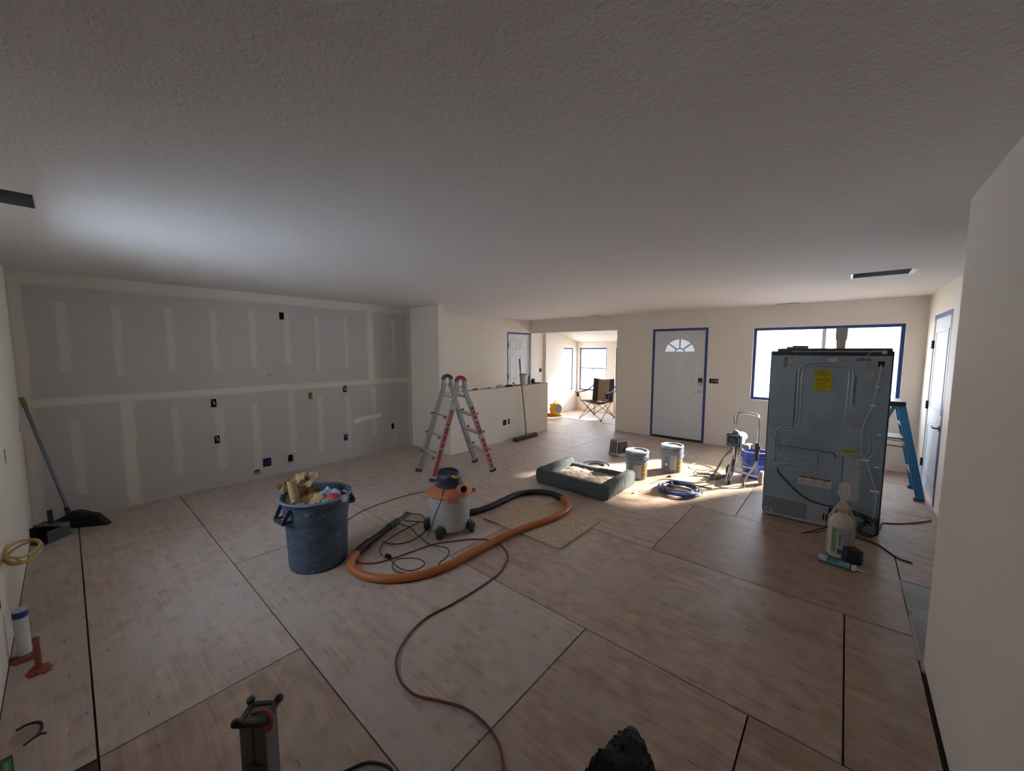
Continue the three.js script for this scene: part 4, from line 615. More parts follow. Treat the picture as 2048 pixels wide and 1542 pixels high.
// ---------------------------------------------------------------- dog bed
{
  const o = thing('dog_bed', 'grey bolstered dog bed with a fluffy beige inside', 'dog bed', [-2.46, 0, -4.285], 0.0);
  const cloth = mat(0.085, 0.095, 0.095, 0.95, { sheen: 0.3 }), fur = mat(0.42, 0.34, 0.28, 1.0, { sheen: 0.6 });
  const W = 1.03, L = 0.81, r = 0.064;
  // a stuffed roll: squarish section, taller than wide, with gathers in the cloth
  function bolster(x0, z0, x1, z1, rad, tall, k) {
    const g = new THREE.CapsuleGeometry(rad, Math.hypot(x1 - x0, z1 - z0), 10, 28, 40), p = g.attributes.position;
    for (let i = 0; i < p.count; i++) { const y = p.getY(i), an = Math.atan2(p.getZ(i), p.getX(i)), sq = 1 / Math.pow(Math.cos(an) ** 4 + Math.sin(an) ** 4, 0.25), s = sq * (1 + 0.035 * Math.sin(y * 75 + k) * (0.5 + 0.5 * Math.sin(y * 9 + k)) + 0.14 * fbm(p.getX(i) * 9 + k, y * 9, p.getZ(i) * 9)); p.setX(i, p.getX(i) * s * tall); p.setZ(i, p.getZ(i) * s); }
    g.rotateZ(Math.PI / 2); g.rotateY(-Math.atan2(z1 - z0, x1 - x0)); g.translate((x0 + x1) / 2, rad * tall * 0.97, (z0 + z1) / 2);
    for (let i = 0; i < p.count; i++) p.setY(i, Math.max(0.001, p.getY(i)));
    g.computeVertexNormals(); return g;
  }
  part('bolster', bolster(-W / 2 + r, L / 2 - r, W / 2 - r, L / 2 - r, r, 1.3, 1), cloth, o);
  part('bolster', bolster(-W / 2 + r, -L / 2 + r, -W / 2 + r, L / 2 - r, r, 1.5, 4), cloth, o);
  part('bolster', bolster(W / 2 - r, -L / 2 + r, W / 2 - r, L / 2 - r, r, 1.45, 8), cloth, o);
  part('bolster', bolster(-W / 2 + r, -L / 2 + r, W / 2 - r, -L / 2 + r, r * 0.9, 1.1, 12), cloth, o);
  part('seam', tube([[-0.44, 0.163, 0.355], [-0.2, 0.161, 0.38], [0.2, 0.161, 0.38], [0.45, 0.167, 0.355], [0.495, 0.175, 0.1], [0.49, 0.175, -0.26]], 0.004, 60, 6), mat(0.03, 0.034, 0.034, 0.9), o);
  const cg = new THREE.PlaneGeometry(W - 0.18, L - 0.18, 60, 50); cg.rotateX(-Math.PI / 2); const p = cg.attributes.position; for (let i = 0; i < p.count; i++) { const x = p.getX(i), z = p.getZ(i), e = Math.max(Math.abs(x) / (W / 2 - 0.09), Math.abs(z) / (L / 2 - 0.09)); p.setY(i, 0.115 - 0.045 * e * e * e + fbm(x * 7, z * 7, 1) * 0.03 + fbm(x * 30, z * 30, 5) * 0.018); } cg.computeVertexNormals();
  part('cushion', cg, fur, o);
}
// ---------------------------------------------------------------- coils
function coil(R, turns, r, wob, k, rise) { const pts = []; for (let i = 0; i <= turns * 26; i++) { const a = i / 26 * Math.PI * 2, rad = R + wob * Math.sin(a * 0.61 + k) + wob * 0.6 * Math.sin(a * 1.37 + 2 * k); pts.push([rad * Math.cos(a) * 1.02, r + 0.002 + rise * Math.abs(Math.sin(i * 0.27 + k)) + (i / (turns * 26)) * rise * 0.8, rad * Math.sin(a)]); } return pts; }
{
  const o = thing('blue_hose_coil', 'coil of blue sprayer hose on the sunlit floor', 'hose', [-1.45, 0, -4.76]);
  const bl = mat(0.04, 0.075, 0.24, 0.4);
  part('hose_loops', tube(coil(0.215, 6, 0.0075, 0.018, 0.7, 0.026), 0.0075, 420, 8), bl, o);
  part('hose_loops', tube(coil(0.19, 3, 0.0075, 0.03, 2.1, 0.03), 0.0075, 220, 8), bl, o);
  part('white_hose_loop', tube([[0.22, 0.01, 0.05], [0.26, 0.012, -0.04], [0.25, 0.014, -0.16], [0.13, 0.03, -0.23], [0.0, 0.05, -0.2], [-0.12, 0.05, -0.17], [-0.08, 0.05, -0.05], [0.05, 0.05, 0.02], [0.18, 0.04, 0.06]], 0.006, 80, 8), mat(0.55, 0.56, 0.58, 0.4), o);
  for (const [x, z, a] of [[-0.13, -0.16, 0.5], [-0.05, -0.19, 0.2], [0.05, -0.2, 0]]) part('tie', torus(0.028, 0.003, x, 0.03, z, 24, 6, a), mat(0.7, 0.72, 0.75, 0.4), o);
  part('hose_tail', tube([[-0.376, 0.012, 0.382], [-0.364, 0.012, 0.205], [-0.348, 0.02, -0.076], [-0.253, 0.03, -0.254], [-0.07, 0.03, -0.318], [0.065, 0.024, -0.374], [0.16, 0.026, -0.50], [0.19, 0.03, -0.70], [0.22, 0.12, -0.83], [0.30, 0.30, -0.86], [0.385, 0.40, -0.83]], 0.007, 120, 8), mat(0.10, 0.11, 0.12, 0.4), o);
  part('hose_fitting', rod([-0.378, 0.012, 0.42], [-0.374, 0.012, 0.36], 0.009, 0.009, 10), M.steel, o);
  const w = thing('clear_hose_coil', 'flat coil of pale grey hose behind the dog bed', 'hose', [-2.70, 0, -5.02]);
  for (let i = 0; i < 4; i++) part('hose_loops', torus(0.185 - i * 0.018, 0.009, rr(-0.006, 0.006), 0.01 + i * 0.003, rr(-0.006, 0.006), 60, 8), mat(0.36, 0.39, 0.39, 0.45), w);
  part('hose_loops', torus(0.20, 0.009, 0.0, 0.026, 0.005, 60, 8), mat(0.40, 0.43, 0.43, 0.45), w); part('hose_end', rod([0.12, 0.012, 0.10], [0.02, 0.012, 0.19], 0.009, 0.009, 8), mat(0.36, 0.39, 0.39, 0.45), w);
  const g = thing('thin_hose_ring', 'thin dark hose ring on the tan board', 'hose', [-1.50, 0.015, -5.90]);
  part('ring', tube([[-0.16, 0.006, 0.03], [-0.10, 0.006, -0.19], [0.02, 0.006, -0.17], [0.13, 0.006, -0.07], [0.075, 0.008, 0.09], [-0.04, 0.008, 0.155], [-0.12, 0.006, 0.11], [-0.15, 0.008, 0.0], [-0.05, 0.012, -0.14], [0.1, 0.012, -0.1], [0.2, 0.006, 0.0], [0.24, 0.006, 0.12]], 0.0045, 120, 7), mat(0.22, 0.22, 0.22, 0.5), g);
  const s = thing('spray_gun', 'small grey spray gun and tip guard lying on the tan board', 'spray gun', [-1.36, 0.015, -5.56], 0.6);
  const sg = mat(0.36, 0.33, 0.30, 0.5), sd = mat(0.16, 0.15, 0.15, 0.5);
  part('barrel', rod([-0.10, 0.03, 0.0], [0.06, 0.03, 0.0], 0.018, 0.022, 16), sg, s); part('handle', bar([0.05, 0.028, 0.0], [0.08, 0.02, 0.12], 0.03, 0.03, [1, 0, 0], 0.008), sd, s); part('tip_guard', [torus(0.026, 0.006, -0.115, 0.03, 0, 24, 8, 0)], sg, s); part('trigger', tube([[0.0, 0.02, 0.01], [0.0, 0.015, 0.06], [0.04, 0.015, 0.08]], 0.005, 20, 6), sg, s);
  const k = thing('hose_scrap', 'short curled pale tube beside the spray gun', 'hose', [-1.28, 0.015, -5.70], 0.2);
  part('tube_piece', tube([[-0.1, 0.014, 0.02], [-0.05, 0.03, -0.04], [0.02, 0.03, -0.05], [0.08, 0.016, 0.0], [0.06, 0.014, 0.05], [0.0, 0.014, 0.06]], 0.012, 40, 8), mat(0.42, 0.37, 0.32, 0.6), k);
  part('tube_piece', tube([[-0.04, 0.012, 0.05], [0.03, 0.02, 0.03], [0.10, 0.014, 0.04], [0.12, 0.014, -0.02]], 0.01, 30, 8), mat(0.3, 0.26, 0.23, 0.6), k);
  const n = thing('plug_scrap', 'little dark cap on the floor by the board corner', 'cap', [-1.72, 0, -5.25]);
  part('cap_top', cyl(0.02, 0.018, 0.02, 0, 0, 0, 16), mat(0.1, 0.06, 0.05, 0.6), n); part('cap_skirt', cyl(0.026, 0.026, 0.008, 0, 0, 0, 16), mat(0.1, 0.06, 0.05, 0.6), n);
}
// ---------------------------------------------------------------- pails
function pail(label, pos, turn, m, o = {}) {
  const p = thing('paint_pail', label, 'pail', pos, turn), h = 0.37;
  part('pail_body', lathe([[0, 0.006], [0.12, 0.006], [0.126, 0.0], [0.132, 0.004], [0.143, 0.27], [0.150, 0.272], [0.150, 0.282], [0.144, 0.285], [0.145, 0.30], [0.152, 0.302], [0.152, 0.312], [0.146, 0.316], [0.147, h - 0.012], ...(o.open ? [[0.143, h - 0.012], [0.128, 0.02], [0, 0.02]] : [[0, h - 0.012]])], 48), m, p);
  if (!o.open) part('lid', lathe([[0, h - 0.014], [0.118, h - 0.014], [0.124, h + 0.002], [0.134, h + 0.006], [0.150, h + 0.004], [0.154, h - 0.004], [0.154, h - 0.03], [0.149, h - 0.03]], 48), o.lid ?? m, p);
  else part('rim', torus(0.147, 0.006, 0, h - 0.01, 0, 48, 8), o.lid ?? m, p);
  part('bail_handle', tube([[-0.15, 0.275, 0.0], [-0.14, 0.22, 0.09], [-0.05, 0.185, 0.15], [0.05, 0.185, 0.15], [0.14, 0.22, 0.09], [0.15, 0.275, 0.0]].map(([x, y, z]) => (o.noBail ? [x, y + 0.02, -z] : [x, y, z])), 0.003, 40, 6), M.steel, p);
  for (const s of [-1, 1]) part('bail_ear', rod([s * 0.142, 0.275, 0], [s * 0.162, 0.275, 0], 0.016, 0.014, 14), m, p);
  return p;
}
{
  const gm = mat(0.19, 0.235, 0.285, 0.5);
  const lid = (() => { const a = noiseGrid(14, 14), b = noiseGrid(40, 40); return new THREE.MeshPhysicalMaterial({ map: dataTex(256, 256, (i, j, q) => { const n = smooth(0.45, 0.7, a(i / 256, j / 256) * 0.7 + b(i / 256, j / 256) * 0.3); q[0] = 0.50 + 0.3 * n; q[1] = 0.55 + 0.27 * n; q[2] = 0.60 + 0.22 * n; }), roughness: 0.6 }); })();
  const sticker = (p, a0, da, y0, y1, tex) => { const r = 0.1326 + 0.011 * ((y0 + y1) / 2 / 0.27); part('paper_label', T(new THREE.CylinderGeometry(0.1345 + 0.0102 * y1 / 0.27, 0.1345 + 0.0102 * y0 / 0.27, y1 - y0, 20, 1, true, a0, da), 0, (y0 + y1) / 2, 0), new THREE.MeshPhysicalMaterial({ map: tex, roughness: 0.7 }), p); };
  const whiteLab = canvasTex(128, 160, (c, W, H) => { c.fillStyle = '#a9adb2'; c.fillRect(0, 0, W, H); c.fillStyle = '#6d727a'; for (let i = 0; i < 13; i++) c.fillRect(12, 14 + i * 10, 60 + (i * 31) % 44, 3); });
  const goldLab = canvasTex(96, 160, (c, W, H) => { c.fillStyle = '#8d7638'; c.fillRect(0, 0, W, H); c.fillStyle = '#a98f4c'; c.fillRect(14, 10, 66, 90); c.fillStyle = '#4d3a14'; for (let i = 0; i < 9; i++) c.fillRect(18 + (i % 3) * 18, 18 + Math.floor(i / 3) * 24, 12, 16); c.fillStyle = '#6e3a1c'; c.fillRect(14, 112, 60, 10); });
  const brownLab = canvasTex(128, 160, (c, W, H) => { c.fillStyle = '#75808a'; c.fillRect(0, 0, W, H); c.fillStyle = '#8d4a2a'; for (let i = 0; i < 4; i++) c.fillRect(6, 20 + i * 34, 96, 9); c.fillStyle = '#d6d2c6'; c.fillRect(30, 80, 60, 30); });
  const p1 = pail('lidded grey paint pail next to the dog bed', [-2.055, 0, -4.945], 0, gm, { lid });
  sticker(p1, 0.10, 0.75, 0.03, 0.2, whiteLab); sticker(p1, 0.88, 0.7, 0.03, 0.21, goldLab);
  const p2 = pail('lidded grey paint pail nearer the front door', [-1.80, 0, -5.56], 0.3, gm, { lid });
  sticker(p2, -0.10, 0.6, 0.05, 0.24, whiteLab); sticker(p2, 0.62, 0.55, 0.03, 0.2, goldLab); sticker(p2, -0.75, 0.55, 0.04, 0.22, brownLab);
  const p3 = pail('open blue pail behind the paint sprayer', [-0.86, 0, -6.0], 0.2, mat(0.025, 0.075, 0.42, 0.45), { open: true, lid: mat(0.6, 0.63, 0.68, 0.4) });
  const rag = thing('red_rag', 'red cloth tucked into the blue pail', 'cloth', [-0.83, 0.30, -5.93]);
  const rg = new THREE.SphereGeometry(0.06, 18, 12), rp = rg.attributes.position; for (let i = 0; i < rp.count; i++) { const s = 1 + 0.6 * fbm(rp.getX(i) * 25, rp.getY(i) * 25, rp.getZ(i) * 25); rp.setXYZ(i, rp.getX(i) * s, rp.getY(i) * 0.8 * s, rp.getZ(i) * s); } rg.computeVertexNormals(); part('cloth', rg, mat(0.5, 0.03, 0.05, 0.8), rag);
  part('corner', T(new THREE.ConeGeometry(0.03, 0.08, 10), 0.03, 0.05, 0.02, 0.2, 0, -0.4), mat(0.5, 0.03, 0.05, 0.8), rag);
}
{ // caged grey heater box by the pails
  const o = thing('work_light', 'small ribbed black and pale box lamp on the floor by the pails', 'lamp', [-2.73, 0, -5.88], 1.2);
  const pale = mat(0.42, 0.40, 0.38, 0.6), dk = mat(0.30, 0.27, 0.26, 0.6), mid = mat(0.045, 0.04, 0.042, 0.6);
  const fr = (s, z) => extrude(shapeOf([[-0.12 * s, 0], [0.12 * s, 0], [0.10 * s, 0.19 * s], [-0.10 * s, 0.19 * s]], [[[-0.10 * s, 0.02], [0.10 * s, 0.02], [0.085 * s, 0.17 * s], [-0.085 * s, 0.17 * s]].reverse()]), 0.012, 0.003).translate(0, 0.035, z);
  part('base_tray', rb(-0.14, 0.14, 0, 0.04, -0.13, 0.13, 0.012), pale, o);
  for (const z of [-0.11, -0.06, -0.01, 0.04]) part('cage_rib', fr(1.1, z), dk, o);
  part('body', T(extrude(shapeOf([[-0.098, 0], [0.098, 0], [0.083, 0.165], [-0.083, 0.165]]), 0.15, 0.004), 0, 0.045, -0.1), mid, o);
  part('front_face', T(extrude(shapeOf([[-0.10, 0], [0.10, 0], [0.085, 0.17], [-0.085, 0.17]]), 0.01, 0.003), 0, 0.042, 0.055), mid, o);
  part('socket', rod([0.05, 0.085, 0.06], [0.05, 0.085, 0.085], 0.045, 0.045, 20), M.black, o); part('top_bar', rb(-0.08, 0.08, 0.215, 0.235, -0.09, 0.05, 0.006), pale, o);
}

// ---------------------------------------------------------------- airless paint sprayer on its cart
{
  const o = thing('paint_sprayer', 'blue and grey airless paint sprayer on a chrome wheeled cart', 'sprayer', [-0.94, 0, -5.60], -0.14);
  const chrome = mat(0.62, 0.60, 0.57, 0.25, { metalness: 0.9 }), navy = mat(0.03, 0.045, 0.12, 0.45), gr = mat(0.22, 0.27, 0.31, 0.5), rub = mat(0.055, 0.05, 0.048, 0.8), tire = mat(0.40, 0.39, 0.35, 0.7);
  const cart = part('cart_frame', [tube([[-0.13, 0.10, -0.13], [-0.13, 0.45, -0.13], [-0.13, 0.80, -0.14], [-0.12, 0.875, -0.14], [-0.08, 0.90, -0.14], [0.08, 0.90, -0.14], [0.12, 0.875, -0.14], [0.13, 0.80, -0.14], [0.13, 0.45, -0.13], [0.13, 0.10, -0.13]], 0.0125, 90, 10)], chrome, o);
  part('handle_sleeve', tube([[-0.155, 0.74, -0.125], [-0.145, 0.86, -0.12], [-0.08, 0.885, -0.12], [0.08, 0.885, -0.12], [0.125, 0.86, -0.12], [0.135, 0.74, -0.125]], 0.009, 50, 8), chrome, o);
  for (const x of [-0.13, 0.13]) part('cart_leg', tube([[x, 0.30, -0.13], [x * 0.9, 0.20, -0.02], [x * 0.62, 0.10, 0.12], [x * 0.6, 0.015, 0.17]], 0.0125, 40, 10), chrome, o);
  for (const x of [-0.13, 0.13]) part('foot_cap', rod([x * 0.6, 0.0, 0.172], [x * 0.6, 0.045, 0.158], 0.019, 0.017, 14), x < 0 ? rub : chrome, o);
  part('cross_bar', [rod([-0.12, 0.215, -0.03], [0.12, 0.215, -0.03], 0.008), rod([-0.10, 0.16, 0.04], [0.10, 0.16, 0.04], 0.008)], chrome, o);
  part('axle', rod([-0.20, 0.085, -0.16], [0.20, 0.085, -0.16], 0.008), chrome, o);
  for (const s of [-1, 1]) { const w = part('wheel', T(lathe([[0.03, -0.024], [0.072, -0.026], [0.084, -0.02], [0.086, 0], [0.084, 0.02], [0.072, 0.026], [0.03, 0.024]], 32), s * 0.19, 0.086, -0.16, 0, 0, Math.PI / 2), s > 0 ? tire : rub, o); part('hub', T(new THREE.CylinderGeometry(0.034, 0.034, 0.056, 20), s * 0.19, 0.086, -0.16, 0, 0, Math.PI / 2), mat(0.45, 0.45, 0.46, 0.5), w); }
  const body = part('motor_housing', [rb(-0.15, 0.015, 0.50, 0.65, -0.06, 0.10, 0.03, 3), T(new THREE.CylinderGeometry(0.06, 0.07, 0.12, 28), -0.065, 0.575, -0.10, Math.PI / 2)], gr, o);
  part('front_cover', rb(-0.158, 0.008, 0.48, 0.645, 0.085, 0.125, 0.028, 3), mat(0.045, 0.065, 0.11, 0.45), body);
  part('control_panel', T(extrude(shapeOf([[-0.055, -0.045], [0.055, -0.045], [0.065, -0.02], [0.065, 0.035], [0.045, 0.06], [-0.045, 0.06], [-0.065, 0.035], [-0.065, -0.02]]), 0.006, 0.004), -0.075, 0.565, 0.126), navy, body);
  part('panel_ring', tube([[-0.055, -0.045], [0.055, -0.045], [0.065, -0.02], [0.065, 0.035], [0.045, 0.06], [-0.045, 0.06], [-0.065, 0.035], [-0.065, -0.02]].map(([x, y]) => [x * 1.04 - 0.075, y * 1.04 + 0.565, 0.134]), 0.004, 70, 6, true), mat(0.40, 0.43, 0.47, 0.4), body);
  const pt = canvasTex(160, 140, (c, W, H) => { c.fillStyle = '#242c48'; c.fillRect(0, 0, W, H); c.fillStyle = '#9aa0b0'; c.beginPath(); c.arc(80, 26, 11, 0, 7); c.fill(); c.fillStyle = '#6c6f86'; c.fillRect(24, 58, 112, 20); c.fillStyle = '#b9bcc6'; c.fillRect(18, 116, 124, 8); });
  part('panel_print', T(new THREE.BoxGeometry(0.10, 0.085, 0.001), -0.075, 0.573, 0.1372), new THREE.MeshPhysicalMaterial({ map: pt, roughness: 0.5 }), body);
  part('top_hump', T(new THREE.SphereGeometry(0.045, 20, 12), -0.07, 0.648, 0.05), gr, body);
  part('pump', [rod([-0.065, 0.40, 0.06], [-0.065, 0.50, 0.06], 0.026, 0.03, 18), rod([-0.065, 0.30, 0.06], [-0.065, 0.41, 0.06], 0.016, 0.02, 16)], chrome, o);
  part('tripod_strut', [rod([-0.075, 0.42, 0.05], [-0.12, 0.02, 0.16], 0.011), rod([-0.04, 0.40, 0.05], [0.04, 0.18, 0.05], 0.009)], chrome, o);
  part('suction_tube', [tube([[-0.065, 0.31, 0.06], [-0.07, 0.24, 0.08], [-0.09, 0.16, 0.06], [-0.13, 0.10, 0.06], [-0.20, 0.045, 0.11], [-0.26, 0.03, 0.16]], 0.017, 50, 12)], mat(0.10, 0.095, 0.09, 0.6), o);
  part('inlet_strainer', rod([-0.25, 0.032, 0.155], [-0.315, 0.024, 0.205], 0.024, 0.026, 18), mat(0.28, 0.26, 0.24, 0.6), o);
  part('black_sleeve', rod([0.125, 0.30, -0.128], [0.125, 0.53, -0.128], 0.024, 0.026, 18), rub, o);
  part('shroud', [rb(0.015, 0.09, 0.455, 0.52, -0.10, 0.06, 0.02)], mat(0.36, 0.38, 0.40, 0.5), o);
  part('knob', rod([0.13, 0.47, -0.14], [0.165, 0.47, -0.14], 0.02, 0.02, 14), rub, o);
  part('drain_hose', tube([[-0.085, 0.46, 0.08], [-0.16, 0.36, 0.10], [-0.23, 0.20, 0.08], [-0.30, 0.07, 0.02], [-0.36, 0.02, -0.1]], 0.006, 50, 8), mat(0.14, 0.14, 0.14, 0.5), o);
}
// ---------------------------------------------------------------- blue step ladder behind the fridge
{
  const o = thing('step_ladder', 'blue fibreglass step ladder standing behind the fridge', 'ladder', [0.50, 0, -6.5]);
  const bl = mat(0.02, 0.17, 0.33, 0.5), al = mat(0.20, 0.145, 0.09, 0.6);
  for (const s of [1, -1]) {
    part('front_rail', bar([0.225, 0.03, s * 0.27], [0.01, 1.09, s * 0.17], 0.075, 0.03, [1, 0.2, 0], 0.004), bl, o);
    part('rail_foot', rb(0.17, 0.26, 0, 0.035, s * 0.27 - 0.025, s * 0.27 + 0.025, 0.006), mat(0.03, 0.06, 0.1, 0.7), o);
    part('rear_rail', bar([-0.42, 0.03, s * 0.25], [-0.04, 1.07, s * 0.16], 0.04, 0.028, [1, 0, 0], 0.004), bl, o);
    part('rail_foot', rb(-0.45, -0.39, 0, 0.035, s * 0.25 - 0.02, s * 0.25 + 0.02, 0.006), M.blackMatte, o);
    part('spreader', bar([-0.20, 0.60, s * 0.205], [0.105, 0.59, s * 0.205], 0.012, 0.03, [0, 1, 0]), al, o);
  }
  for (const y of [0.30, 0.58, 0.84]) part('step', bar([0.225 - 0.215 * (y / 1.09), y, -0.25 + 0.08 * y], [0.225 - 0.215 * (y / 1.09), y, 0.25 - 0.08 * y], 0.08, 0.022, [1, 0, 0], 0.004), al, o);
  part('brace', bar([-0.27, 0.45, -0.21], [-0.27, 0.45, 0.21], 0.03, 0.02, [0, 1, 0]), al, o);
  part('top_cap', rb(-0.09, 0.05, 1.06, 1.115, -0.22, 0.22, 0.012), M.black, o);
  const tray = part('tray', rb(-0.33, 0.06, 0.665, 0.685, -0.16, 0.16, 0.004), al, o);
}
// ---------------------------------------------------------------- bagged jug, caulk and black box by the fridge
{
  const o = thing('bagged_jug', 'white jug with a green label inside a knotted clear plastic bag', 'jug', [0.05, 0, -4.12], 0.18);
  const wh = mat(0.62, 0.58, 0.52, 0.5);
  const jug = part('jug', lathe([[0, 0.003], [0.076, 0.003], [0.082, 0.012], [0.083, 0.26], [0.078, 0.30], [0.055, 0.34], [0.032, 0.36], [0.030, 0.385], [0, 0.385]], 40), wh, o);
  part('jug_cap', cyl(0.034, 0.034, 0.028, 0, 0.378, 0, 24), mat(0.6, 0.3, 0.35, 0.5), jug);
  const lt = canvasTex(256, 256, (c, W, H) => { c.fillStyle = '#b8b4b6'; c.fillRect(0, 0, W, H); c.fillStyle = '#4f8f2c'; c.fillRect(10, 6, 56, 226); c.fillStyle = '#c9cfc8'; c.beginPath(); c.moveTo(10, 40); c.lineTo(66, 56); c.lineTo(66, 70); c.lineTo(10, 56); c.fill(); c.fillStyle = '#3f7f9a'; c.fillRect(10, 44, 54, 10); c.fillStyle = '#6d6f90'; for (let i = 0; i < 3; i++) c.fillRect(96, 60 + i * 18, 20, 60); c.fillStyle = '#8a86a6'; for (let i = 0; i < 9; i++) c.fillRect(128, 40 + i * 14, 70 + (i * 29) % 30, 4); c.fillStyle = '#22306e'; c.fillRect(84, 190, 70, 46); c.fillRect(160, 176, 40, 22); });
  part('jug_label', T(new THREE.CylinderGeometry(0.0838, 0.0838, 0.235, 30, 1, true, -0.95, 1.75), 0, 0.145, 0), new THREE.MeshPhysicalMaterial({ map: lt, roughness: 0.6 }), jug);
  const bg = new THREE.LatheGeometry([[0.004, 0.002], [0.088, 0.002], [0.093, 0.01], [0.091, 0.12], [0.090, 0.27], [0.082, 0.33], [0.05, 0.40], [0.020, 0.455], [0.013, 0.475], [0.024, 0.50], [0.040, 0.545], [0.030, 0.60], [0.020, 0.625]].map((p) => new THREE.Vector2(...p)), 60); { const p = bg.attributes.position; for (let i = 0; i < p.count; i++) { const x = p.getX(i), y = p.getY(i), z = p.getZ(i), a = Math.atan2(x, z), k = y > 0.28 ? 0.16 : 0.025, s = 1 + k * (Math.sin(a * 11) * 0.5 + fbm(a * 2, y * 14, 1.5)) * Math.min(1, Math.abs(y) * 6); p.setX(i, x * s); p.setZ(i, z * s); } bg.computeVertexNormals(); }
  part('plastic_bag', bg, mat(0.95, 0.93, 0.87, 0.32, { transmission: 0.88, thickness: 0, ior: 1.2, side: THREE.DoubleSide }), o);
  const c = thing('caulk_tube', 'caulk tube with a teal label lying on the floor by the jug', 'tube', [0.03, 0, -3.91], -0.21);
  const ct = canvasTex(512, 96, (q, W, H) => { q.fillStyle = '#b9c2c4'; q.fillRect(0, 0, W, H); q.fillStyle = '#4f8f98'; q.fillRect(120, 0, 330, 96); q.fillStyle = '#17343c'; q.font = 'bold 34px sans-serif'; q.fillText('ALEX PLUS', 140, 44); q.fillStyle = '#9fc4c8'; q.fillRect(150, 58, 240, 9); q.fillStyle = '#a8a03a'; q.fillRect(452, 0, 26, 96); q.fillStyle = '#2b2f36'; q.fillRect(478, 0, 34, 96); });
  const cy = new THREE.CylinderGeometry(0.0245, 0.0245, 0.205, 32, 1, true); cy.rotateZ(-Math.PI / 2); { const p = cy.attributes.position, u = cy.attributes.uv; for (let i = 0; i < p.count; i++) u.setXY(i, (p.getX(i) + 0.1025) / 0.205, 1 - ((Math.atan2(p.getY(i), -p.getZ(i)) / (2 * Math.PI) + 1) % 1)); }
  part('tube_body', T(cy, 0, 0.025, 0), new THREE.MeshPhysicalMaterial({ map: ct, roughness: 0.5 }), c);
  part('end_cap', rod([-0.108, 0.025, 0], [-0.098, 0.025, 0], 0.025, 0.025, 28), mat(0.6, 0.6, 0.6, 0.5), c); part('shoulder', rod([0.10, 0.025, 0], [0.125, 0.025, 0], 0.0265, 0.022, 28), mat(0.65, 0.65, 0.66, 0.5), c);
  part('nozzle', rod([0.123, 0.025, 0], [0.20, 0.022, 0], 0.008, 0.003, 14), mat(0.62, 0.62, 0.55, 0.5), c);
  const b = thing('battery_pack', 'chunky black battery with orange print beside the jug', 'battery', [0.125, 0, -4.03], 0.45);
  const k1 = mat(0.02, 0.022, 0.03, 0.5);
  part('case', [rb(-0.055, 0.055, 0, 0.075, -0.035, 0.035, 0.01), rb(-0.05, 0.045, 0.07, 0.125, -0.038, 0.038, 0.012)], k1, b);
  part('side_grip', rb(0.035, 0.062, 0.012, 0.12, -0.036, 0.036, 0.01), mat(0.07, 0.08, 0.10, 0.5), b);
  part('orange_print', T(new THREE.BoxGeometry(0.075, 0.001, 0.045), -0.012, 0.1262, 0.0), new THREE.MeshPhysicalMaterial({ map: canvasTex(96, 64, (q) => { q.fillStyle = '#15161a'; q.fillRect(0, 0, 96, 64); q.fillStyle = '#8a3a14'; q.font = 'bold 30px sans-serif'; for (let i = 0; i < 4; i++) q.fillRect(8 + i * 21, 14, 15, 26); }), roughness: 0.5 }), b);
}
// ---------------------------------------------------------------- brooms and dustpan
{
  const o = thing('push_broom', 'push broom leaning against the half wall', 'broom', [-4.62, 0, -5.74], 0);
  const wood = mat(0.28, 0.16, 0.08, 0.6), steel = M.steel;
  part('handle', rod([0.03, 0.06, 0.0], [-0.13, 1.54, 0.03], 0.013, 0.012, 14), wood, o);
  part('handle_grip', rod([-0.108, 1.33, 0.025], [-0.13, 1.545, 0.03], 0.014, 0.0135, 14), mat(0.10, 0.05, 0.035, 0.6), o);
  part('brace', tube([[0.02, 0.19, 0.0], [0.025, 0.12, 0.11], [0.03, 0.07, 0.17]], 0.004, 20, 6), steel, o); part('brace', tube([[0.02, 0.19, 0.0], [0.025, 0.12, -0.11], [0.03, 0.07, -0.17]], 0.004, 20, 6), steel, o);
  part('head_block', rb(-0.03, 0.045, 0.045, 0.075, -0.33, 0.33, 0.008), mat(0.10, 0.085, 0.08, 0.7), o);
  part('bristles', [bx(-0.032, 0.047, 0.0, 0.047, -0.335, 0.335)], mat(0.055, 0.05, 0.048, 0.95), o);
  part('socket', rod([0.03, 0.05, 0], [0.018, 0.15, 0.002], 0.02, 0.016, 14), wood, o);
}
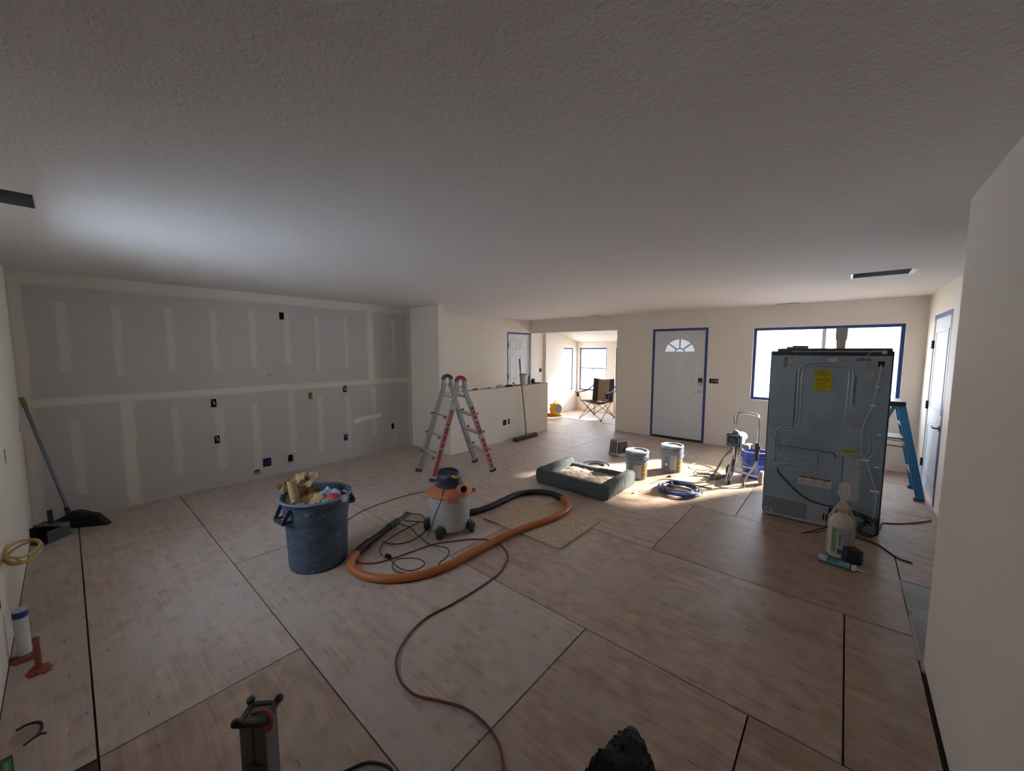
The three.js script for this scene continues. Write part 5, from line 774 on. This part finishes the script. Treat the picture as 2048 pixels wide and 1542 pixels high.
{
  const o = thing('angle_broom', 'black angle broom with a green tipped grey handle in the corner', 'broom', [-5.52, 0, 0.0]);
  const q = V(-5.545, 0.17, 0.075).sub(V(-5.52, 0, 0)), top = [-0.185, 1.27, 0.285];
  part('handle', rod([q.x, q.y, q.z], [top[0] * 0.95 + q.x * 0.05, top[1] * 0.95 + q.y * 0.05, top[2] * 0.95 + q.z * 0.05], 0.0135, 0.0135, 14), mat(0.13, 0.16, 0.21, 0.4, { metalness: 0.4 }), o);
  part('grip_tip', rod([top[0] * 0.92 + q.x * 0.08, top[1] * 0.92 + q.y * 0.08, top[2] * 0.92 + q.z * 0.08], top, 0.018, 0.016, 14), mat(0.12, 0.20, 0.02, 0.5), o);
  const blk = mat(0.015, 0.015, 0.018, 0.8);
  part('ferrule', rod([q.x + 0.003, q.y - 0.06, q.z - 0.008], [q.x - 0.006, q.y + 0.04, q.z + 0.012], 0.024, 0.017, 14), blk, o);
  // head: a flared block of bristles, drawn in the plane of the sweep and given thickness
  const sh = shapeOf([[-0.20, 0.0], [0.235, 0.0], [0.15, 0.10], [0.06, 0.125], [0.0, 0.14], [-0.06, 0.125], [-0.16, 0.075]]); const g = extrude(sh, 0.05, 0.008).translate(0, 0.008, -0.025);
  const hd = part('bristle_head', g, blk, o); hd.position.set(0.0, 0, 0.02); hd.rotation.y = 0.98;
  part('head_cap', T(extrude(shapeOf([[-0.12, 0.10], [0.10, 0.118], [0.05, 0.145], [0.0, 0.158], [-0.05, 0.148]]), 0.06, 0.006), 0, 0, -0.03), mat(0.03, 0.03, 0.035, 0.5), hd);
  const d = thing('dustpan', 'grey-black upright dustpan standing against the sink wall', 'dustpan', [-5.36, 0, 0.225], 0.75);
  const gm = mat(0.055, 0.06, 0.07, 0.5);
  part('pan', [rb(-0.12, 0.12, 0.0, 0.012, -0.10, 0.11, 0.004), rb(-0.12, -0.105, 0.0, 0.11, -0.10, 0.08, 0.005), rb(0.105, 0.12, 0.0, 0.11, -0.10, 0.08, 0.005), rb(-0.12, 0.12, 0.0, 0.13, -0.105, -0.09, 0.005)], gm, d);
  part('pan_hood', rb(-0.12, 0.12, 0.11, 0.125, -0.105, -0.02, 0.005), mat(0.12, 0.13, 0.14, 0.5), d);
  part('pan_handle', bar([0.0, 0.12, -0.06], [-0.05, 0.235, -0.10], 0.035, 0.022, [1, 0, 0], 0.006), M.black, d);
}
// ---------------------------------------------------------------- camping chair and yellow blower in the sunroom
{
  const o = thing('camping_chair', 'folding camping chair with a tan and black seat in the sunroom', 'chair', [-4.68, 0, -8.71], 0.0);
  const st = mat(0.06, 0.055, 0.055, 0.5, { metalness: 0.3 }), bk = mat(0.03, 0.027, 0.032, 0.9), tan = mat(0.27, 0.19, 0.13, 0.9);
  const FL = [-0.31, 0.02, 0.335], FR = [0.295, 0.02, 0.36], BL = [-0.32, 0.02, -0.40], BR = [0.305, 0.02, -0.31];
  const SFL = [-0.30, 0.47, 0.30], SFR = [0.30, 0.47, 0.30], SBL = [-0.27, 0.42, -0.22], SBR = [0.27, 0.42, -0.22];
  for (const [a, b] of [[FL, SFR], [FR, SFL], [BL, SBR], [BR, SBL], [FL, SBL], [FR, SBR], [BL, SFL], [BR, SFR]]) part('leg_tube', rod(a, b, 0.008), st, o);
  for (const f of [FL, FR, BL, BR]) part('foot', T(new THREE.SphereGeometry(0.022, 14, 10), f[0], 0.022, f[2]), M.black, o);
  for (const s of [-1, 1]) {
    part('back_post', rod([s * 0.28, 0.08, -0.36], [s * 0.27, 0.99, -0.33], 0.008), st, o);
    part('arm_post', rod([s * 0.30, 0.46, 0.31], [s * 0.37, 0.66, 0.33], 0.008), st, o);
    part('armrest', [tube([[s * 0.30, 0.80, -0.32], [s * 0.34, 0.70, -0.1], [s * 0.38, 0.675, 0.2], [s * 0.40, 0.68, 0.40]], 0.018, 30, 10)], mat(0.035, 0.04, 0.055, 0.8), o);
    part('cup_holder', [torus(0.04, 0.005, s * 0.40, 0.66, 0.28, 24, 6), cyl(0.032, 0.038, 0.10, s * 0.40, 0.555, 0.28, 20, true)], bk, o);
  }
  const sheet = (fn, nu, nv, t = 0.006) => { const g = new THREE.PlaneGeometry(1, 1, nu, nv), p = g.attributes.position; for (let i = 0; i < p.count; i++) { const q = fn(p.getX(i) + 0.5, p.getY(i) + 0.5); p.setXYZ(i, ...q); } g.computeVertexNormals(); const h = g.clone(), n = g.attributes.normal, hp = h.attributes.position; for (let i = 0; i < hp.count; i++) hp.setXYZ(i, hp.getX(i) - n.getX(i) * t, hp.getY(i) - n.getY(i) * t, hp.getZ(i) - n.getZ(i) * t); const ix = h.index.array; for (let i = 0; i < ix.length; i += 3) { const a = ix[i]; ix[i] = ix[i + 1]; ix[i + 1] = a; } h.computeVertexNormals(); return geo([g, h]); };
  const back = (u0, u1) => (u, v) => { const x = (u0 + (u1 - u0) * u) * 0.58, s = Math.sin(Math.PI * (u0 + 0.5 + (u1 - u0) * u)); return [x, 0.40 + v * 0.60 - 0.03 * s * v, -0.30 - 0.05 * s + 0.05 * (1 - v)]; };
  const seat = (u0, u1) => (u, v) => { const k = u0 + (u1 - u0) * u, x = k * (0.56 + 0.06 * v), s = Math.sin(Math.PI * (k + 0.5)), w = Math.sin(Math.PI * v); return [x, 0.40 + 0.07 * v - 0.10 * s * (0.45 + 0.55 * w) + 0.02 * (1 - v), -0.26 + v * 0.58]; };
  part('back_side', sheet(back(-0.5, -0.27), 8, 14), bk, o); part('back_panel', sheet(back(-0.27, 0.27), 16, 14), tan, o); part('back_side', sheet(back(0.27, 0.5), 8, 14), bk, o);
  part('seat_side', sheet(seat(-0.5, -0.2), 10, 14), bk, o); part('seat_panel', sheet(seat(-0.2, 0.2), 12, 14), tan, o); part('seat_side', sheet(seat(0.2, 0.5), 10, 14), bk, o);
  for (const v of [0.35, 0.6, 0.85]) part('stitch_line', tube([-0.26, -0.13, 0, 0.13, 0.26].map((k) => { const q = back(-0.5, 0.5)(k + 0.5, v); return [q[0], q[1], q[2] + 0.002]; }), 0.003, 20, 5), mat(0.15, 0.10, 0.07, 0.9), o);
}
{
  const o = thing('air_blower', 'bright yellow round air blower by the sunroom wall', 'blower', [-5.69, 0, -8.33], -0.2);
  const ye = mat(0.75, 0.40, 0.02, 0.45), or = mat(0.60, 0.22, 0.02, 0.5);
  part('housing', T(lathe([[0, -0.09], [0.12, -0.09], [0.155, -0.07], [0.165, -0.02], [0.165, 0.02], [0.155, 0.07], [0.12, 0.09], [0, 0.09]], 40), 0, 0.17, 0, 0, 0, -Math.PI / 2 + 0.25), ye, o);
  part('intake_ring', T(new THREE.TorusGeometry(0.125, 0.014, 10, 40), 0.088, 0.192, 0, 0, Math.PI / 2, 0.25), ye, o);
  part('intake_grille', T(new THREE.CylinderGeometry(0.11, 0.11, 0.02, 32), 0.088, 0.192, 0, 0, 0, -Math.PI / 2 + 0.25), mat(0.20, 0.20, 0.22, 0.5, { metalness: 0.4 }), o);
  part('outlet', bar([-0.02, 0.04, 0.05], [-0.03, 0.03, 0.20], 0.17, 0.09, [1, 0, 0], 0.015), or, o);
  part('outlet_top', bar([-0.06, 0.31, -0.06], [-0.05, 0.29, 0.12], 0.12, 0.05, [1, 0, 0], 0.012), ye, o);
  part('carry_handle', tube([[-0.03, 0.30, -0.10], [-0.02, 0.375, -0.06], [-0.01, 0.385, 0.02], [0.0, 0.33, 0.08]], 0.014, 24, 10), ye, o);
  part('stand', [rb(-0.12, 0.10, 0.0, 0.03, -0.12, 0.12, 0.01)], or, o);
}
// ---------------------------------------------------------------- things on the half wall ledge
{
  const Y = 1.022, X = -4.835;
  const b = thing('white_bucket', 'white bucket with a brown dripped rim on the half wall', 'bucket', [X, Y, -5.93]);
  part('bucket_wall', lathe([[0, 0.004], [0.055, 0.004], [0.058, 0], [0.060, 0.004], [0.067, 0.215], [0.070, 0.22], [0.066, 0.222], [0.062, 0.21], [0.055, 0.02], [0, 0.02]], 32), mat(0.66, 0.63, 0.57, 0.6), b);
  part('bucket_rim', torus(0.069, 0.011, 0, 0.212, 0, 36, 8), mat(0.34, 0.24, 0.17, 0.8), b); part('contents', cyl(0.058, 0.06, 0.012, 0, 0.195, 0, 28), mat(0.10, 0.06, 0.04, 0.9), b);
  const g = thing('green_bottle', 'small green bottle with a dark nozzle beside the white bucket', 'bottle', [X + 0.01, Y, -6.11]);
  part('bottle', lathe([[0, 0], [0.034, 0], [0.036, 0.01], [0.036, 0.09], [0.028, 0.112], [0.014, 0.122], [0.014, 0.13], [0, 0.13]], 24), mat(0.23, 0.30, 0.22, 0.4), g); part('bottle_cap', rod([0, 0.122, 0], [0, 0.178, 0], 0.022, 0.010, 16), mat(0.02, 0.03, 0.06, 0.5), g); part('bottle_tip', rod([0, 0.17, 0], [0.004, 0.195, 0], 0.008, 0.005, 10), mat(0.02, 0.03, 0.06, 0.5), g);
  const t = thing('tape_roll', 'dark brown roll standing on edge on the half wall', 'tape', [X + 0.01, Y, -6.24], 0.25);
  part('roll', T(lathe([[0.025, -0.024], [0.055, -0.024], [0.057, 0], [0.055, 0.024], [0.025, 0.024], [0.025, -0.024]], 30), 0, 0.057, 0, 0, 0, Math.PI / 2), mat(0.07, 0.035, 0.025, 0.7), t); part('roll_core', T(lathe([[0.021, -0.02], [0.026, -0.02], [0.026, 0.02], [0.021, 0.02], [0.021, -0.02]], 24), 0, 0.057, 0, 0, 0, Math.PI / 2), mat(0.3, 0.2, 0.12, 0.8), t);
  const lay = (name, label, cat, z, parts, turn = 0) => { const q = thing(name, label, cat, [X, Y, z], turn); for (const [n, gg, m] of parts) part(n, gg, m, q); return q; };
  lay('paint_scraper', 'black scraper lying at the far end of the half wall', 'scraper', -6.46, [['blade', rb(-0.03, 0.03, 0.002, 0.008, -0.09, -0.02, 0.002), mat(0.25, 0.25, 0.26, 0.4)], ['grip', rb(-0.014, 0.014, 0.0, 0.022, -0.03, 0.10, 0.008), mat(0.04, 0.035, 0.04, 0.6)]]);
  lay('utility_knife', 'dark utility knife next to the brown roll on the half wall', 'knife', -6.345, [['grip', rb(-0.015, 0.015, 0, 0.03, -0.03, 0.035, 0.008), mat(0.035, 0.035, 0.045, 0.6)], ['blade', rb(-0.004, 0.004, 0.008, 0.02, 0.03, 0.06, 0.002), M.steel]]);
  lay('putty_knife', 'upright-angled putty knife by the broom handle on the half wall', 'knife', -5.70, [['grip', bar([0, 0.012, 0.0], [0, 0.065, 0.085], 0.026, 0.018, [1, 0, 0], 0.006), mat(0.12, 0.12, 0.13, 0.6)], ['blade', bar([0, 0.008, -0.07], [0, 0.014, 0.01], 0.05, 0.004, [1, 0, 0]), M.steel]]);
  lay('paint_brush', 'brown brush lying flat in front of the white bucket', 'brush', -5.80, [['handle', rb(-0.012, 0.012, 0.002, 0.018, -0.10, 0.02, 0.007), mat(0.13, 0.06, 0.04, 0.6)], ['bristle_end', rb(-0.025, 0.025, 0.002, 0.016, 0.015, 0.075, 0.004), mat(0.06, 0.04, 0.03, 0.9)]]);
  lay('blue_sponge', 'dark navy sanding block on the half wall', 'sponge', -5.50, [['block', rb(-0.035, 0.035, 0.0, 0.03, -0.09, 0.075, 0.009), mat(0.02, 0.025, 0.06, 0.8)], ['strap', rb(-0.037, 0.037, 0.002, 0.034, -0.02, 0.01, 0.004), mat(0.012, 0.014, 0.03, 0.8)]]);
  { const q = thing('white_cloth', 'bunched white cloth on the half wall', 'cloth', [X, Y, -5.25]); const s = new THREE.SphereGeometry(0.06, 24, 16), p = s.attributes.position; for (let i = 0; i < p.count; i++) { const k = 1 + 0.7 * fbm(p.getX(i) * 22, p.getY(i) * 22, p.getZ(i) * 22); p.setXYZ(i, p.getX(i) * 0.75 * k, Math.max(0.0, p.getY(i) * 0.5 * k + 0.022), p.getZ(i) * 1.4 * k); } s.computeVertexNormals(); part('cloth', s, mat(0.55, 0.52, 0.48, 0.95), q); part('cloth_fold', tube([[0.02, 0.03, -0.07], [0.03, 0.045, 0], [0.02, 0.03, 0.07]], 0.012, 16, 8), mat(0.55, 0.52, 0.48, 0.95), q); }
  lay('paint_brush', 'dark handled brush halfway along the half wall', 'brush', -4.93, [['handle', rb(-0.011, 0.011, 0.002, 0.018, -0.08, 0.02, 0.007), mat(0.12, 0.05, 0.03, 0.6)], ['bristle_end', rb(-0.022, 0.022, 0.002, 0.015, 0.015, 0.065, 0.004), mat(0.25, 0.2, 0.15, 0.9)]], 0.15);
  lay('wire_piece', 'thin wire curl between the brushes on the half wall', 'wire', -4.74, [['wire', tube([[0.03, 0.004, -0.12], [-0.02, 0.02, -0.03], [0.03, 0.012, 0.05], [0.01, 0.004, 0.13]], 0.003, 30, 6), mat(0.2, 0.19, 0.18, 0.5)], ['wire_end', rod([0.01, 0.006, 0.12], [0.0, 0.006, 0.15], 0.005, 0.005, 8), mat(0.3, 0.3, 0.3, 0.5)]]);
  lay('screwdriver', 'screwdriver with a black grip near the ladder end of the half wall', 'screwdriver', -4.56, [['grip', rod([0, 0.013, -0.10], [0, 0.013, -0.01], 0.012, 0.013, 14), mat(0.05, 0.03, 0.025, 0.6)], ['shaft', rod([0, 0.013, -0.01], [0.0, 0.008, 0.12], 0.004, 0.004, 8), mat(0.5, 0.4, 0.3, 0.4)]], -0.1);
}
// ---------------------------------------------------------------- pipes and cable at the sink wall
{
  const orange = mat(0.36, 0.10, 0.06, 0.95);
  const foam = (parent, R, k) => { const g = new THREE.SphereGeometry(1, 26, 14), p = g.attributes.position; for (let i = 0; i < p.count; i++) { const s = 1 + 1.1 * fbm(p.getX(i) * 3.2 + k, p.getY(i) * 2.2, p.getZ(i) * 2.2); p.setXYZ(i, p.getX(i) * R * s, Math.max(0.0, p.getY(i) * 0.022 * s + 0.004), p.getZ(i) * R * s); } g.computeVertexNormals(); return part('sealing_foam', g, orange, parent); };
  const o = thing('drain_pipe', 'white plastic drain pipe capped with blue tape in orange foam', 'pipe', [-3.345, 0, 0.255]);
  part('pipe', lathe([[0.019, 0], [0.024, 0], [0.024, 0.285], [0.019, 0.285], [0.019, 0.0]], 28).scale(1.15, 1, 1.15), mat(0.62, 0.60, 0.57, 0.5), o);
  part('blue_tape', T(new THREE.CylinderGeometry(0.0285, 0.0285, 0.035, 28, 1, true), 0, 0.262, 0), M.tape, o); part('tape_top', cyl(0.0283, 0.0283, 0.003, 0, 0.284, 0, 24), mat(0.5, 0.5, 0.52, 0.6), o);
  part('purple_ring', torus(0.0285, 0.004, 0, 0.028, 0, 30, 6), mat(0.12, 0.06, 0.2, 0.6), o); foam(o, 0.05, 1.3);
  const c = thing('copper_stub', 'short reddish copper pipe rising from orange foam beside the drain pipe', 'pipe', [-3.15, 0, 0.20]);
  part('pipe', cyl(0.0125, 0.0125, 0.20, 0, 0, 0, 20), mat(0.26, 0.085, 0.06, 0.45, { metalness: 0.5 }), c); part('cap', cyl(0.014, 0.014, 0.012, 0, 0.2, 0, 20), mat(0.5, 0.46, 0.45, 0.5), c); part('collar', cyl(0.0145, 0.0145, 0.012, 0, 0.172, 0, 20), mat(0.32, 0.1, 0.07, 0.5), c); foam(c, 0.04, 5.2);
  const y = thing('yellow_cable', 'yellow cable coil sticking out of the sink wall at the left edge', 'cable', [-3.62, 0.52, 0.235]);
  const ym = mat(0.52, 0.36, 0.10, 0.55), ring = (a, b, dy, k) => { const pts = []; for (let i = 0; i < 24; i++) { const t = i / 24 * Math.PI * 2; pts.push([a * Math.cos(t) + 0.01 * Math.sin(t * 2 + k), dy + 0.012 * Math.sin(t + k), b * Math.sin(t)]); } return tube(pts, 0.0065, 80, 8, true); };
  part('cable_loop', ring(0.20, 0.066, 0.0, 0.2), ym, y); part('cable_loop', ring(0.185, 0.062, 0.016, 1.4), ym, y); part('cable_loop', ring(0.195, 0.068, -0.014, 2.6), ym, y);
  part('cable_tail', tube([[0.10, 0.0, 0.074], [0.09, 0.01, 0.05], [0.12, 0.01, 0.03], [0.19, 0.0, 0.0]], 0.0065, 24, 8), ym, y);
  // ragged cut in the floor, with something green beside it
  const h = thing('floor_plug', 'round patch cut loose in the floor below the sink wall', 'patch', [-2.655, 0, 0.225]);
  part('patch', cyl(0.046, 0.046, 0.003, 0, 0, 0, 24), mat(0.36, 0.27, 0.19, 0.9), h); part('cut_line', tube([[-0.06, 0.002, 0.03], [-0.068, 0.002, 0.0], [-0.045, 0.003, -0.035], [0.0, 0.003, -0.045], [0.045, 0.003, -0.035]], 0.006, 30, 6), M.blackMatte, h); part('cut_line', tube([[0.07, 0.002, 0.005], [0.045, 0.002, -0.045], [0.06, 0.002, -0.06]], 0.004, 20, 6), M.blackMatte, h);
  const gp = thing('green_packet', 'green packet on a grey mat in the bottom left corner', 'packet', [-2.50, 0, 0.255], 0.1);
  part('mat', rb(-0.06, 0.16, 0.0, 0.006, -0.005, 0.05, 0.002), mat(0.10, 0.11, 0.11, 0.9), gp); part('packet', rb(-0.02, 0.10, 0.006, 0.02, 0.0, 0.03, 0.006), mat(0.03, 0.16, 0.06, 0.5), gp); part('packet_print', [rb(0.0, 0.05, 0.019, 0.0215, 0.008, 0.02, 0.001)], mat(0.2, 0.4, 0.1, 0.5), gp);
  const bp = thing('brown_board', 'dark brown board at the bottom left floor joint', 'board', [-2.15, 0, 0.10], 0);
  part('board', rb(-0.115, 0.30, 0.0, 0.004, -0.075, 0.10, 0.001), mat(0.10, 0.045, 0.03, 0.8), bp); part('board_edge', rb(-0.117, -0.105, 0.0, 0.005, -0.075, 0.10, 0.001), mat(0.05, 0.025, 0.02, 0.9), bp);
}
// ---------------------------------------------------------------- folded metal stand at the bottom edge
{
  const o = thing('folding_stand', 'folded grey metal stand with a red strap at the bottom edge', 'stand', [-1.535, 0, -0.372], -0.78);
  const al = mat(0.17, 0.165, 0.16, 0.4, { metalness: 0.6 }), dk = mat(0.045, 0.045, 0.05, 0.6), h = 0.40;
  part('case_side', rb(-0.040, 0.040, 0.03, h - 0.015, -0.045, 0.0, 0.004), al, o); part('case_side', rb(-0.040, 0.040, 0.03, h - 0.015, 0.002, 0.045, 0.004), al, o);
  part('edge_trim', [bx(0.0395, 0.0415, 0.03, h - 0.015, -0.006, 0.002)], dk, o);
  const cap = part('end_frame', [rb(-0.047, 0.047, h - 0.02, h, -0.052, -0.034, 0.005), rb(-0.047, 0.047, h - 0.02, h, 0.034, 0.052, 0.005), rb(-0.047, -0.030, h - 0.02, h, -0.035, 0.035, 0.005), rb(0.030, 0.047, h - 0.02, h, -0.035, 0.035, 0.005)], dk, o);
  part('end_plate', rb(-0.031, 0.031, h - 0.018, h - 0.008, -0.035, 0.035, 0.003), mat(0.13, 0.125, 0.12, 0.6), o);
  for (const sx of [-1, 1]) for (const sz of [-1, 1]) part('corner_knob', T(new THREE.SphereGeometry(0.015, 16, 12), sx * 0.045, h + 0.003, sz * 0.05), dk, cap);
  part('red_strap', tube([[0.0, h - 0.005, 0.02], [0.01, h + 0.014, -0.02], [0.03, h + 0.02, -0.055], [0.052, h + 0.004, -0.075], [0.056, h - 0.02, -0.065], [0.045, h - 0.016, -0.05]], 0.007, 40, 8), mat(0.28, 0.035, 0.04, 0.6), o);
  for (const sx of [-1, 1]) part('foot', [rb(sx * 0.04 - 0.012, sx * 0.04 + 0.012, 0, 0.035, -0.045, 0.045, 0.006)], dk, o);
  part('fold_clasp', rb(0.038, 0.062, 0.17, 0.235, -0.03, 0.03, 0.008), dk, o); part('clasp_knob', rod([0.055, 0.18, 0.02], [0.075, 0.18, 0.02], 0.013, 0.013, 14), mat(0.2, 0.2, 0.21, 0.5), o);
}
// ---------------------------------------------------------------- the black dog at the bottom edge
{
  const o = thing('dog', 'black shaggy dog just poking into the bottom edge', 'dog', [-0.26, 0, -0.55], 0);
  const coat = mat(0.006, 0.006, 0.007, 1.0);
  // bones in the dog's own axes: nose towards -z, then turned to the way it looks
  const J = [ // ax ay az ra  bx by bz rb
    [0, 0.50, 0.42, 0.115, 0, 0.49, 0.12, 0.125], [0, 0.49, 0.12, 0.125, 0, 0.47, -0.12, 0.135], // trunk, deep chest
    [0, 0.50, -0.15, 0.105, 0, 0.545, -0.32, 0.075], [0, 0.545, -0.34, 0.078, 0, 0.535, -0.42, 0.070], // neck, skull
    [0, 0.525, -0.43, 0.055, 0, 0.515, -0.50, 0.045], // muzzle
    [0.06, 0.585, -0.37, 0.026, 0.088, 0.52, -0.37, 0.020], [-0.06, 0.585, -0.37, 0.026, -0.088, 0.52, -0.37, 0.020], // ears
    [0, 0.55, 0.50, 0.035, 0, 0.50, 0.72, 0.022], [0, 0.50, 0.72, 0.024, 0, 0.38, 0.80, 0.018], // tail
  ];
  for (const s of [-1, 1]) J.push([s * 0.08, 0.42, -0.13, 0.062, s * 0.085, 0.24, -0.10, 0.036], [s * 0.085, 0.24, -0.10, 0.034, s * 0.085, 0.05, -0.13, 0.026], [s * 0.085, 0.035, -0.13, 0.03, s * 0.085, 0.03, -0.175, 0.026],
    [s * 0.085, 0.45, 0.40, 0.085, s * 0.095, 0.27, 0.33, 0.052], [s * 0.095, 0.27, 0.33, 0.045, s * 0.095, 0.17, 0.47, 0.032], [s * 0.095, 0.17, 0.47, 0.030, s * 0.095, 0.05, 0.44, 0.026], [s * 0.095, 0.035, 0.43, 0.03, s * 0.095, 0.03, 0.385, 0.026]);
  const N = 84, S = 0.75, cx = 0, cy = 0.36, cz = 0.12, mc = new MarchingCubes(N, coat, false, false, 160000); mc.isolation = 0;
  for (let k = 0; k < N; k++) for (let j = 0; j < N; j++) for (let i = 0; i < N; i++) {
    const x = cx + ((i - N / 2) / (N / 2)) * S, y = cy + ((j - N / 2) / (N / 2)) * S, z = cz + ((k - N / 2) / (N / 2)) * S; let d = 9;
    for (const [ax, ay, az, ra, bx_, by, bz, rb_] of J) { const ux = bx_ - ax, uy = by - ay, uz = bz - az, t = clamp01(((x - ax) * ux + (y - ay) * uy + (z - az) * uz) / (ux * ux + uy * uy + uz * uz)); const q = Math.hypot(x - ax - ux * t, y - ay - uy * t, z - az - uz * t) - (ra + (rb_ - ra) * t), h = clamp01(0.5 + 0.5 * (d - q) / 0.035); d = d * (1 - h) + q * h - 0.035 * h * (1 - h); }
    if (Math.abs(d) < 0.1) d += 0.010 * fbm(x * 26, y * 26, z * 26, 2) - 0.002;
    mc.field[i + j * N + k * N * N] = -d;
  }
  mc.update();
  const n = mc.count, pos = new Float32Array(mc.positionArray.subarray(0, n * 3)), nor = new Float32Array(mc.normalArray.subarray(0, n * 3));
  for (let i = 0; i < n; i++) { pos[3 * i] = pos[3 * i] * S + cx; pos[3 * i + 1] = pos[3 * i + 1] * S + cy; pos[3 * i + 2] = pos[3 * i + 2] * S + cz; }
  const g = new THREE.BufferGeometry(); g.setAttribute('position', new THREE.BufferAttribute(pos, 3)); g.setAttribute('normal', new THREE.BufferAttribute(nor, 3));
  const body = part('body', g, coat, o);
  const P = body.geometry.attributes.position; let low = 9; for (let i = 0; i < P.count; i++) low = Math.min(low, P.getY(i)); body.position.y = -low;
  const dy = body.position.y;
  part('nose', T(new THREE.SphereGeometry(0.017, 14, 10).scale(1.2, 0.9, 0.8), 0, 0.525 + dy, -0.55), mat(0.01, 0.01, 0.011, 0.35), o);
  for (const s of [-1, 1]) part('eye', T(new THREE.SphereGeometry(0.010, 12, 10), s * 0.036, 0.565 + dy, -0.462), mat(0.02, 0.012, 0.008, 0.1), o);
  // shaggy coat: tapering tufts laid back along the body
  const tuft = new THREE.ConeGeometry(0.006, 0.05, 5); tuft.translate(0, 0.025, 0);
  const cnt = 2600, im = new THREE.InstancedMesh(tuft, coat, cnt), up = V(0, 1, 0);
  for (let i = 0; i < cnt; i++) { const k = Math.floor(rnd() * n), p = V(P.getX(k), P.getY(k) + dy, P.getZ(k)), nn = V(nor[3 * k], nor[3 * k + 1], nor[3 * k + 2]); const out = nn.clone().multiplyScalar(0.55).add(V(rr(-0.25, 0.25), -0.25, 0.8)).normalize(), s = p.y < 0.12 + dy ? 0.3 : 0.9 * rr(0.6, 1.2); im.setMatrixAt(i, new THREE.Matrix4().compose(p.addScaledVector(nn, -0.004), new THREE.Quaternion().setFromUnitVectors(up, out), V(s, s, s))); }
  im.name = 'fur'; im.userData.kind = 'stuff'; finish(im); o.add(im);
  o.rotation.y = 0.32;
}
renderer.render(scene, camera);
